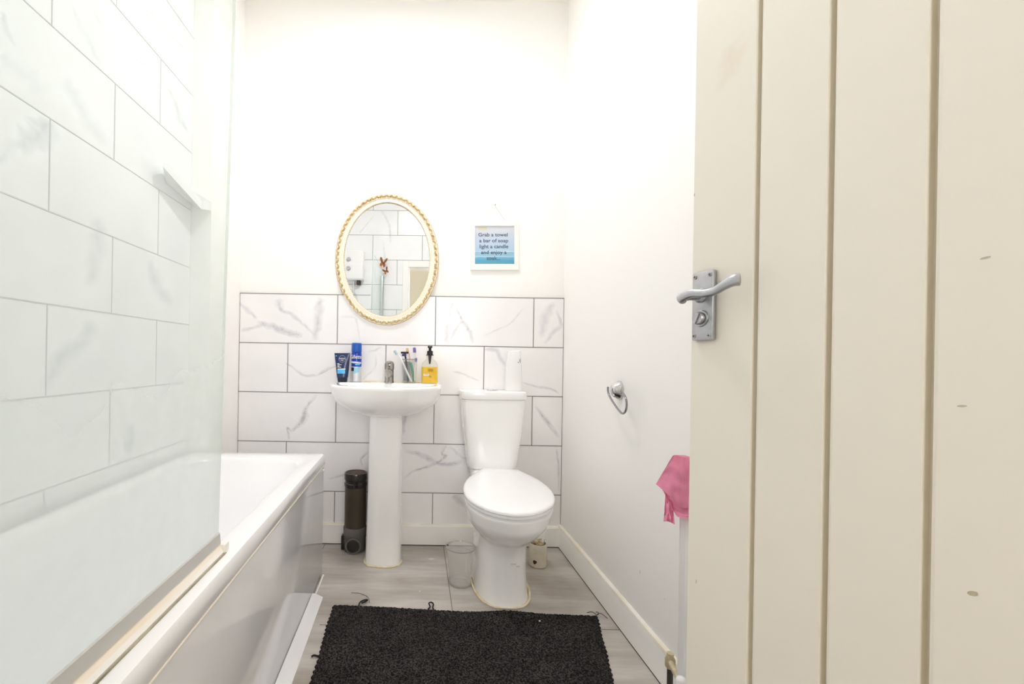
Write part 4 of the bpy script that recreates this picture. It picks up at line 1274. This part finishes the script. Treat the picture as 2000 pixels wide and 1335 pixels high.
# ------------------------------------------------------------------ on the floor: soil pipe, jug, pot, mat
sp_ = PZ(692, 1080)
pp_ = Vector((PY(694, 1000, 2.183).x, 2.183, 0))
so = thing('soil_pipe', 'dark brown capped soil pipe standing left of the pedestal', 'pipe', pp_)
R = 0.0525
bm = BM(); lathe(bm, [(R, 0.115), (R, 0.345)], 40); link('pipe', bm, 'pipe', so)
bm = BM(); lathe(bm, [(R + 0.002, 0.312), (R + 0.004, 0.318), (R + 0.004, 0.330), (R + 0.001, 0.333), (R + 0.001, 0.345), (R + 0.004, 0.348), (R + 0.004, 0.374), (R + 0.002, 0.380), (R - 0.004, 0.381), (R - 0.006, 0.377)], 40, cap1=False)
cl_ = link('collar', bm, 'pipe_collar', so)
bm = BM(); lathe(bm, [(R - 0.005, 0.368), (R - 0.006, 0.378), (R - 0.02, 0.380), (0.006, 0.381)], 40); link('end_plug', bm, 'rust', cl_)
bm = BM(); lathe(bm, [(R + 0.001, 0.0), (R + 0.001, 0.062), (R + 0.003, 0.066), (R + 0.004, 0.07), (R + 0.004, 0.112), (R + 0.002, 0.117)], 40)
# side branch facing the room
yo = -R - 0.008
lathe(bm, [(0.036, -0.03), (0.036, yo), (0.0385, yo - 0.001), (0.0385, yo - 0.005), (0.031, yo - 0.005), (0.030, yo + 0.012)], 36, (0.0, 0, 0.040), 'Y', True, False)
sock = link('socket', bm, 'pipe_grey', so, smooth=45)
bm = BM(); lathe(bm, [(0.0305, yo + 0.004), (0.0305, yo + 0.008)], 32, (0, 0, 0.040), 'Y'); link('opening', bm, 'dark', sock)
bm = BM(); box(bm, -R - 0.012, -R + 0.012, -0.025, 0.01, 0.004, 0.075, 0.004); link('bracket', bm, 'pipe_collar', so)

# clear jug
jc = PZ(900, 1150); jc = Vector((jc.x + 0.001, jc.y + 0.042, 0.0005))
jg = thing('plastic_jug', 'scuffed clear plastic jug on the floor left of the toilet foot', 'jug', jc, -0.8)
bm = BM()
JH = 0.158
lathe(bm, [(0.004, 0.0), (0.036, 0.0), (0.042, 0.003), (0.0455, 0.012), (0.0575, JH - 0.012), (0.0605, JH - 0.004), (0.0625, JH), (0.061, JH), (0.0565, JH - 0.011), (0.0445, 0.013), (0.040, 0.006), (0.004, 0.005)], 44)
for v in bm.verts:
    if v.co.z > JH - 0.02 and v.co.x < -0.03: v.co.z += 0.008*min(1, (-0.03 - v.co.x)/0.03)
jw = link('jug_wall', bm, 'clear_cup', jg, smooth=50)
bm = BM(); lathe(bm, [(0.002, 0.0055), (0.036, 0.0058), (0.0425, 0.012), (0.0432, 0.020)], 40, cap1=False); link('jug_base', bm, clear('frosted_base', tint=(245, 244, 242), haze=0.42, hazecol=(255, 253, 250), gloss=0.1, edge=0.4), jw, smooth=60)  # added dish of whiter haze, paints a highlight onto the jug's base
bm = BM(); lathe(bm, [(0.0602, JH - 0.003), (0.0627, JH + 0.0004), (0.0632, JH - 0.002), (0.0612, JH - 0.005)], 44, cap0=False, cap1=False)
link('jug_rim', bm, clear('frosted_rim', tint=(225, 224, 222), haze=0.3, gloss=0.15, edge=0.4), jw, smooth=60)
bm = BM(); hp = smooth_path([(0.058, -0.004, JH - 0.012), (0.076, -0.004, JH - 0.016), (0.080, -0.004, JH - 0.045), (0.068, -0.004, JH - 0.085), (0.0515, -0.004, JH - 0.098)], 6)
tube(bm, hp, 0.004, 10, flat=1.6); link('handle', bm, 'clear_cup', jg, smooth=60)
bm = BM(); lathe(bm, [(0.0575, JH - 0.034), (0.0585, JH - 0.0325), (0.0575, JH - 0.031)], 44, cap0=False, cap1=False)
for v in bm.verts: v.co.z += v.co.x*-0.12
link('moulded_line', bm, 'clear_cup', jw)
bm = BM(); box(bm, -0.056, -0.050, -0.026, -0.020, JH - 0.006, JH - 0.002, 0.001); link('dirt_fleck', bm, 'dark', jw)

# small pot behind the toilet
qc = PZ(1053, 1108); qc = Vector((qc.x, qc.y + 0.025, 0.0005))
pt = thing('brush_pot', 'small stained off-white pot on the floor behind the toilet', 'pot', qc)
bm = BM(); lathe(bm, [(0.036, 0.0), (0.0395, 0.003), (0.0405, 0.012), (0.0405, 0.100), (0.039, 0.104), (0.036, 0.104), (0.035, 0.085)], 36, cap1=True); ptb = link('pot_wall', bm, 'offwhite', pt)
bm = BM()
for i in range(26):
    a = random.uniform(0, 2*PI); r = random.uniform(0, 0.026)
    ball(bm, (r*math.cos(a), r*math.sin(a), 0.100 + random.uniform(-0.006, 0.016)), random.uniform(0.007, 0.013), (1, 1, random.uniform(.5, 1)), 8, 6)
link('crumpled_paper', bm, 'crust', pt, smooth=60)
bm = BM(); tube(bm, [(0.02, 0.0, 0.10), (0.024, 0.0, 0.135), (0.027, 0.0, 0.155)], [0.006, 0.0055, 0.003], 10); link('stick', bm, 'white_plastic', pt)
bm = BM(); 
a0 = -2.15
for k_ in range(1):
    vs = []
    for i in range(16):
        q = random.uniform(.7, 1.15); aa = a0 + 0.22*q*math.cos(2*PI*i/16)
        vs.append(bm.verts.new((0.0412*math.cos(aa), 0.0412*math.sin(aa), 0.028 + 0.010*q*math.sin(2*PI*i/16))))
    bm.faces.new(vs)
link('stain', bm, 'stain_dark', ptb, smooth=0)

# bath mat: loop pile with a scalloped edge
TLc, TRc = PZ(650, 1180, 0.008), PZ(1167, 1202, 0.008)
BLc, BRc = PZ(605, 1335, 0.008), PZ(1201, 1335, 0.008)
k = (TLc.y - 0.92)/(TLc.y - BLc.y)
BLf = TLc + (BLc - TLc)*k; BRf = TRc + (BRc - TRc)*((TRc.y - 0.92)/(TRc.y - BRc.y))
nx, ny = 250, 200
bm = BM()
grid = []
rnd = random.Random(11)
for j in range(ny + 1):
    v = j/ny
    row = []
    for i in range(nx + 1):
        u = i/nx
        top = TLc.lerp(TRc, u); bot = BLf.lerp(BRf, u)
        p = top.lerp(bot, v)
        # slightly uneven outline
        e_u = max(0, 1 - min(u, 1 - u)*nx/2.0); e_v = max(0, 1 - min(v, 1 - v)*ny/2.0)
        p.y += 0.0022*math.sin(u*nx*PI/3.0)*e_v*(1 if v < .5 else -1) + 0.004*math.sin(u*7 + 1)*(1 - v)
        p.x += 0.0030*math.sin(v*ny*PI/3.0 + 1)*e_u + 0.004*mnoise.noise(Vector((v*9, u > .5, 0)))*e_u
        edge = min(1.0, min(u*nx, (1 - u)*nx, v*ny, (1 - v)*ny)/1.5)
        hgt = 0.0055 + 0.0035*edge + rnd.uniform(-0.0018, 0.0018)*1.0
        # a ripple where the mat meets the toilet foot
        hump = 0.010*math.exp(-((u - 0.67)/0.09)**2 - (v/0.05)**2)
        p.z = (hgt + hump) if edge > 0 else 0.0025 + hump*0.8
        p.x += rnd.uniform(-.0008, .0008); p.y += rnd.uniform(-.0008, .0008)
        row.append(bm.verts.new(p))
    grid.append(row)
for j in range(ny):
    for i in range(nx): bm.faces.new((grid[j][i], grid[j + 1][i], grid[j + 1][i + 1], grid[j][i + 1]))
# turned-down edge to the floor
border = [grid[0][i] for i in range(nx + 1)] + [grid[j][nx] for j in range(1, ny + 1)] + [grid[ny][i] for i in range(nx - 1, -1, -1)] + [grid[j][0] for j in range(ny - 1, 0, -1)]
low = [bm.verts.new((b.co.x, b.co.y, 0.0008)) for b in border]
nb = len(border)
for i in range(nb): bm.faces.new((border[i], border[(i + 1) % nb], low[(i + 1) % nb], low[i]))
bm.faces.new(low)
rug = tag(link('bath_mat', bm, 'mat', smooth=0), 'black loop pile bath mat on the floor before the toilet', 'mat')
def thread(pts, r, wob=0):
    bm = BM(); tube(bm, smooth_path(pts, 7), r, 8); link('loose_thread', bm, 'thread', rug, smooth=60)
t0 = PZ(700, 1183, 0.006)
thread([t0, t0 + Vector((0.004, 0.022, 0.003)), t0 + Vector((0.020, 0.036, 0.004)), t0 + Vector((0.030, 0.040, 0.002)), t0 + Vector((0.024, 0.030, 0.002)), t0 + Vector((0.010, 0.018, 0.002))], 0.0028)
t0 = PZ(836, 1189, 0.006)
thread([t0, t0 + Vector((0.008, 0.010, 0.004)), t0 + Vector((0.004, 0.030, 0.005)), t0 + Vector((0.013, 0.040, 0.004)), t0 + Vector((0.021, 0.030, 0.003)), t0 + Vector((0.018, 0.010, 0.002)), t0 + Vector((0.020, -0.002, 0.002))], 0.0026)
t0 = PZ(622, 1281, 0.005)
thread([t0, t0 + Vector((-0.014, 0.001, 0.002)), t0 + Vector((-0.022, -0.002, 0.0))], 0.003)
t0 = PZ(1166, 1201, 0.005)
thread([t0, t0 + Vector((-0.012, 0.014, 0.004)), t0 + Vector((-0.03, 0.018, -0.001))], 0.0012)
thread([t0, t0 + Vector((0.016, 0.006, 0.004)), t0 + Vector((0.034, -0.012, -0.003))], 0.0010)
thread([t0, t0 + Vector((0.010, 0.012, 0.004)), t0 + Vector((0.006, 0.026, -0.003))], 0.0010)
bm = BM(); c = PZ(1054, 1212, 0.013); ball(bm, c, 0.003, (1.2, 1, .6)); link('paper_crumb', bm, 'ink_white', rug)
# stray hair
bm = BM(); tube(bm, smooth_path([PZ(686, 1157, .0018), PZ(702, 1158, .0018), PZ(718, 1165, .0018), PZ(722, 1177, .0018)], 6), 0.0009, 6)
tag(link('hair_strand', bm, pbr('brown_hair', (96, 84, 72), .6), smooth=60), 'single fine hair strand curled on the floor above the mat', 'hair')

# ------------------------------------------------------------------ right wall: roll holder, radiator, cloth
hc = PXX(1211, 762, XR)
rh = thing('toilet_roll_holder', 'chrome toilet roll holder with bent wire arm on the right wall', 'toilet roll holder', (XR, hc.y, hc.z))
bm = BM()
lathe(bm, [(0.028, -0.0005), (0.028, -0.006), (0.024, -0.012), (0.019, -0.024), (0.015, -0.030), (0.004, -0.033)], 30, (0, 0, 0.0), 'X')
for v in bm.verts: v.co.z *= 1.25
link('mount', bm, 'chrome', rh, smooth=50)
def hw(px, py, dx): 
    q = PXX(px, py, XR + dx); return q - Vector((XR, hc.y, hc.z))
wire = smooth_path([hw(1213, 762, -0.030), hw(1221, 774, -0.044), hw(1224, 788, -0.046), hw(1222, 802, -0.046), hw(1216, 807, -0.046), hw(1209, 801, -0.046), hw(1198, 786, -0.046), hw(1190, 772, -0.046), hw(1187.5, 762, -0.046), hw(1187.5, 755, -0.046)], 6)
bm = BM(); tube(bm, wire, 0.0036, 12); link('wire_arm', bm, pbr('dark_chrome', (150, 150, 152), 0.15, metal=1.0), rh, smooth=60)

# radiator on the right wall, mostly behind the open door
RX0 = 0.668
Ra = PXX(1319, 1150, RX0).y
rad = thing('radiator', 'white panel radiator on the right wall behind the open door', 'radiator', (RX0, Ra, 0))
RLn = 0.50; RZ0, RZ1 = 0.10, 0.695
bm = BM()
n = 56
prof_r = []
for i in range(n + 1):
    y = -RLn*i/n
    ph = (i/n*14) % 1.0
    d = 0.0 if 0.25 < ph < 0.75 else 0.007
    if i in (0, n): d = 0.008
    prof_r.append((d, y))
outer = prof_r + [(0.022, -RLn), (0.022, 0.0)]
loft(bm, [[(x, y, RZ0) for x, y in outer], [(x, y, RZ1) for x, y in outer]])
bmesh.ops.bevel(bm, geom=[e for e in bm.edges if abs(e.verts[0].co.z - e.verts[1].co.z) < 1e-5], offset=0.003, segments=2, affect='EDGES')
link('panel', bm, 'radiator', rad, smooth=35)
for (y_) in (-0.08, -RLn + 0.08):
    bm = BM(); box(bm, 0.020, XR - RX0 + 0.0005, y_ - 0.015, y_ + 0.015, 0.2, 0.6); link('bracket', bm, 'radiator', rad)
va = PXX(1309, 1289, 0.700)
vl = Vector((va.x - RX0, va.y - Ra, va.z))
bm = BM(); lathe(bm, [(0.010, vl.z - 0.02), (0.013, vl.z - 0.016), (0.013, vl.z + 0.004), (0.009, vl.z + 0.010), (0.009, vl.z + 0.02)], 20, (vl.x, vl.y, 0))
tube(bm, [(vl.x, vl.y, vl.z), (vl.x - 0.01, vl.y - 0.03, vl.z), (0.012, -0.002, vl.z)], 0.007, 12)
val = link('valve', bm, 'brass', rad, smooth=45)
bm = BM(); tube(bm, [(vl.x, vl.y, vl.z - 0.016), (vl.x, vl.y, 0.05), (vl.x, vl.y, 0.001)], 0.0075, 12); link('pipe', bm, pbr('dark_pipe', (70, 66, 60), .4), val)
kb = PXX(1331, 1334, 0.655) 
bm = BM(); lathe(bm, [(0.011, -0.03), (0.013, -0.02), (0.013, 0.008), (0.009, 0.014), (0.003, 0.016)], 24, (kb.x - RX0, kb.y - Ra, kb.z)); link('valve_cap', bm, 'white_plastic', rad, smooth=45)
bm = BM(); tube(bm, [(kb.x - RX0, kb.y - Ra, kb.z - 0.02), (kb.x - RX0, kb.y - Ra, 0.001)], 0.007, 10); tube(bm, [(kb.x - RX0, kb.y - Ra, kb.z - 0.01), (0.012, kb.y - Ra - .02, RZ0 + 0.02)], 0.007, 10); link('tail_pipe', bm, 'radiator', rad)

# pink cloth over the radiator's end
def cl_pt(px, py, X): return PXX(px, py, X)
bm = BM()
FX = RX0 - 0.014
def sheet(corners_top, corners_bot, X0, amp, nu=26, nv=26, seed=0, over=None):
    rows = []
    nt, nb_ = smooth_path([Vector((a[0], a[1], 0)) for a in corners_top], 10), smooth_path([Vector((a[0], a[1], 0)) for a in corners_bot], 10)
    def at(path, u):
        f = u*(len(path) - 1); i = min(int(f), len(path) - 2); return path[i].lerp(path[i + 1], f - i)
    for j in range(nv + 1):
        v = j/nv; row = []
        for i in range(nu + 1):
            u = i/nu
            q = at(nt, u).lerp(at(nb_, u), v)
            X = X0 - amp*(0.5 + 0.5*math.sin(u*9 + v*4 + seed))*(0.3 + 0.7*v) - amp*0.6*mnoise.noise(Vector((u*5, v*5, seed)))
            row.append(bm.verts.new(cl_pt(q.x, q.y, X)))
        rows.append(row)
    for j in range(nv):
        for i in range(nu): bm.faces.new((rows[j][i], rows[j][i + 1], rows[j + 1][i + 1], rows[j + 1][i]))
    return rows
r_ = sheet([(1311, 894), (1318, 888), (1338, 893), (1372, 897)], [(1281, 945), (1308, 968), (1331, 991), (1372, 984)], FX, 0.006, seed=1)
# over the top of the radiator to the wall side
back = []
for i, v in enumerate(r_[0]):
    p = v.co
    back.append([bm.verts.new((RX0 + 0.008, p.y, max(p.z, RZ1 + 0.004))), bm.verts.new((RX0 + 0.030, p.y + 0.004, RZ1 + 0.002)), bm.verts.new((RX0 + 0.032, p.y + 0.006, RZ1 - 0.10))])
for i in range(len(back) - 1):
    a, b = back[i], back[i + 1]
    bm.faces.new((r_[0][i], r_[0][i + 1], b[0], a[0]))
    bm.faces.new((a[0], b[0], b[1], a[1])); bm.faces.new((a[1], b[1], b[2], a[2]))
bmesh.ops.solidify(bm, geom=list(bm.faces), thickness=0.0022)
cloth = link('cloth', bm, 'pink', smooth=60)
tag(cloth, 'pink cloth draped over the end of the radiator beside the door', 'cloth')
bm = BM()
sheet([(1293, 955), (1300, 960), (1340, 985), (1372, 990)], [(1306, 975), (1317, 1000), (1330, 1011), (1372, 1012)], FX + 0.007, 0.006, seed=4)
sheet([(1300, 962), (1306, 966), (1314, 985)], [(1296, 1018), (1306, 1018), (1318, 1024)], FX + 0.006, 0.010, 16, 16, seed=7)
bmesh.ops.solidify(bm, geom=list(bm.faces), thickness=0.0022)
link('lower_fold', bm, 'pink', cloth, smooth=60)

# ------------------------------------------------------------------ oval mirror
mc = PY(755.5, 506, YB - 0.012)
mr_ = thing('oval_mirror', 'oval mirror in ivory frame with gilt leaf garland', 'mirror', (mc.x, YB + 0.0105, mc.z), -0.0112)
mr_.rotation_euler = (0, -0.012, -0.0112)
def ell(a, b, y, n=120): return [(a*math.cos(2*PI*i/n), y, b*math.sin(2*PI*i/n)) for i in range(n)]
OA, OB, IA, IB = 0.2625, 0.333, 0.217, 0.2855
bm = BM()
fr_prof = [(0.0, -0.004), (0.001, -0.012), (0.004, -0.018), (0.010, -0.022), (0.018, -0.022), (0.0215, -0.0175), (0.028, -0.0175), (0.036, -0.020), (0.041, -0.0205), (0.045, -0.017), (0.0455, -0.0105), (0.0475, -0.0105)]
loops = [ell(OA - d, OB - d, y) for d, y in fr_prof]
loft(bm, [ell(OA, OB, -0.0035)] + loops, cap0=True, cap1=False)
fr_ = link('frame', bm, 'ivory', mr_, smooth=50)
bm = BM()
f = bm.faces.new([bm.verts.new(p) for p in ell(IA + 0.001, IB + 0.001, -0.0125)])
f2 = bm.faces.new([bm.verts.new(p) for p in reversed(ell(IA + 0.001, IB + 0.001, -0.0095))])
link('mirror_glass', bm, 'silvered', mr_, smooth=0)
# garland: leaves and knots winding round the outer band
bm = BM(); rnd = random.Random(5)
per = 62
for i in range(per):
    a = 2*PI*i/per
    d = 0.0125
    ea, eb = OA - d, OB - d
    c = Vector((ea*math.cos(a), -0.0225, eb*math.sin(a)))
    tg = Vector((-ea*math.sin(a), 0, eb*math.cos(a))).normalized(); nr = Vector((tg.z, 0, -tg.x))
    for (s0, s1, off0, off1, w) in ((-0.016, 0.010, 0.007, -0.006, 0.0032), (-0.006, 0.017, -0.007, 0.006, 0.0030)):
        pts = smooth_path([c + tg*s0 + nr*off0, c + tg*((s0 + s1)/2) + Vector((0, -0.003, 0)) + nr*((off0 + off1)/2 + rnd.uniform(-.002, .002)), c + tg*s1 + nr*off1], 4)
        m__ = len(pts); tube(bm, pts, [w*(0.35 + math.sin(PI*q/(m__ - 1))) for q in range(m__)], 7, flat=0.8)
    ball(bm, c + tg*0.012*rnd.choice((-1, 1)) + nr*rnd.uniform(-.004, .004) + Vector((0, -0.001, 0)), rnd.uniform(0.003, 0.0045), (1, .7, 1), 8, 6)
link('garland', bm, 'gold', fr_, smooth=60)
bm = BM()
nb_ = 190
for i in range(nb_):
    a = 2*PI*i/nb_
    d = 0.0435
    ball(bm, ((OA - d)*math.cos(a), -0.0185, (OB - d)*math.sin(a)), 0.0022, (1, 1, 1), 6, 4)
link('bead_moulding', bm, 'gold', fr_, smooth=60)
bm = BM(); tube(bm, [Vector(p) for p in ell(OA - 0.0005, OB - 0.0005, -0.0105)] + [Vector(ell(OA - 0.0005, OB - 0.0005, -0.0105)[0])], 0.0022, 6, cap=False)
link('outer_line', bm, 'gold', fr_, smooth=60)

# ------------------------------------------------------------------ framed sign
sc_ = PY(966.5, 479, YB - 0.004)
sg = thing('framed_sign', 'small white framed seaside sign about a soak, right of the mirror', 'sign', (sc_.x, YB + 0.0118, sc_.z))
sg.rotation_euler = (0, -0.0165, 0)
W2, H2 = 0.1225, 0.125
iw, ih0, ih1 = 0.1005, -0.094, 0.0995
bm = BM()
def rect(x0, x1, z0, z1, y): return [(x0, y, z0), (x1, y, z0), (x1, y, z1), (x0, y, z1)]
loft(bm, [rect(-W2, W2, -H2, H2, 0.0), rect(-W2, W2, -H2, H2, -0.013), rect(-W2 + 0.002, W2 - 0.002, -H2 + 0.002, H2 - 0.002, -0.015), rect(-iw - 0.003, iw + 0.003, ih0 - 0.003, ih1 + 0.003, -0.0145), rect(-iw, iw, ih0, ih1, -0.013), rect(-iw, iw, ih0, ih1, -0.005)], True, False)
link('frame', bm, pbr('white_wood', (246, 244, 238), 0.45, bump=.05, bscale=20), sg, smooth=20)
bm = BM(); box(bm, -iw, iw, -0.007, -0.005, ih0, ih1); pr = link('print', bm, 'print', sg, smooth=0)
bm = BM(); box(bm, -iw + 0.018, -iw + 0.062, -0.0074, -0.0069, ih1 - 0.020, ih1 - 0.004); link('tape', bm, pbr('masking_tape', (210, 206, 184), .5), pr, smooth=0)
def sy(py): return -(py - 479)/FPX*(YB - 0.004)
for s_, px, py, sz in (('Grab a towel', 963.5, 457.5, 0.0255), ('a bar of soap', 965, 469, 0.0255), ('light a candle', 965, 480.5, 0.0255), ('and enjoy a', 965, 492, 0.0255), ('soak...', 964.5, 503.5, 0.0255)):
    text_obj('lettering', s_, sz*1.03, 'text', pr, face_mx(((px - 966.5)/FPX*YB, -0.0074, sy(py))), extrude=0.0002, sx=1.08, bold=0.0004)
nl = Vector((0, -0.006, sy(399)))
bm = BM()
for q in (-0.060, 0.060): tube(bm, [nl + Vector((0, -0.0005, 0)), Vector((q, -0.004, H2 - 0.001))], 0.0011, 6)
link('hanging_string', bm, 'string', sg)
nw = thing('nail', 'small dark nail in the wall holding the framed sign', 'nail', (sc_.x, YB + 0.012, sc_.z + sy(399)))
bm = BM(); lathe(bm, [(0.0009, -0.0005), (0.0009, -0.009), (0.0024, -0.0095), (0.0024, -0.011)], 10, (0.0, 0, 0.001), 'Y'); link('shank', bm, 'grey_ink', nw)

# ------------------------------------------------------------------ lamps
def ceiling_lamp(x, y, label, r, em):
    t = thing('ceiling_light', label, 'ceiling light', (x, y, ZC))
    bm = BM(); lathe(bm, [(r + 0.012, -0.001), (r + 0.012, -0.026), (r + 0.008, -0.030), (r + 0.001, -0.030), (r, -0.026)], 48, cap1=False); link('base_ring', bm, 'white_plastic', t)
    bm = BM(); lathe(bm, [(r, -0.022), (r, -0.026)], 48); link('diffuser', bm, em, t, smooth=30)
ceiling_lamp(-0.13, 1.45, 'round lit ceiling light in the bathroom above the mat', 0.17, 'lamp')
# added glowing window in the unseen hall, a frontal fill light
HALL_FILL = 9.8
M['daylight'] = mat_emit('daylit_frosted_pane', (1.0, 0.988, 1.0), HALL_FILL)
wx0, wx1, wz0, wz1 = 0.10, 0.70, 0.95, 2.05
bm = BM()
for (x0, x1, z0, z1) in ((wx0 - 0.06, wx0, wz0 - 0.06, wz1 + 0.06), (wx1, wx1 + 0.06, wz0 - 0.06, wz1 + 0.06), (wx0, wx1, wz0 - 0.06, wz0), (wx0, wx1, wz1, wz1 + 0.06), (wx0, wx1, 1.60, 1.64)):
    box(bm, x0, x1, -1.499, -1.46, z0, z1, 0.003)
wn = struct(link('window_1', bm, 'paint_gloss', smooth=0))
bm = BM(); box(bm, wx0, wx1, -1.499, -1.490, wz0, wz1); link('pane', bm, 'daylight', wn, smooth=0)

# ------------------------------------------------------------------ world, camera, view
w = bpy.data.worlds.new('World'); SC.world = w; w.use_nodes = True
bg = w.node_tree.nodes.get('Background') or w.node_tree.nodes.new('ShaderNodeBackground')
bg.inputs['Color'].default_value = (0.9, 0.95, 1.0, 1); bg.inputs['Strength'].default_value = 0.3

cam = bpy.data.cameras.new('Camera'); co = bpy.data.objects.new('Camera', cam); COL.objects.link(co)
cam.sensor_width = 36.0; cam.sensor_fit = 'HORIZONTAL'; cam.lens = 36.0*FPX/2000.0
cam.shift_x = (1000.0 - PX0)/2000.0; cam.shift_y = -(667.5 - PY0)/2000.0
cam.clip_start = 0.02; cam.clip_end = 50
Rc = Vector((cr, 0, sr)); Uc = Vector((-sr, 0, cr)); Bc = Vector((0, -1, 0))
mw = Matrix((Rc, Uc, Bc)).transposed().to_4x4(); mw.translation = Vector((0, 0, CAM_H))
co.matrix_world = mw
SC.camera = co
SC.view_settings.view_transform = 'Standard'; SC.view_settings.look = 'None'
SC.view_settings.gamma = 1.0; SC.view_settings.use_curve_mapping = False
SC.view_settings.exposure = 0.0
cy = SC.cycles
cy.max_bounces = 18; cy.diffuse_bounces = 16; cy.glossy_bounces = 6; cy.transmission_bounces = 8; cy.transparent_max_bounces = 16
cy.caustics_reflective = False; cy.caustics_refractive = False
cy.sample_clamp_indirect = 8.0
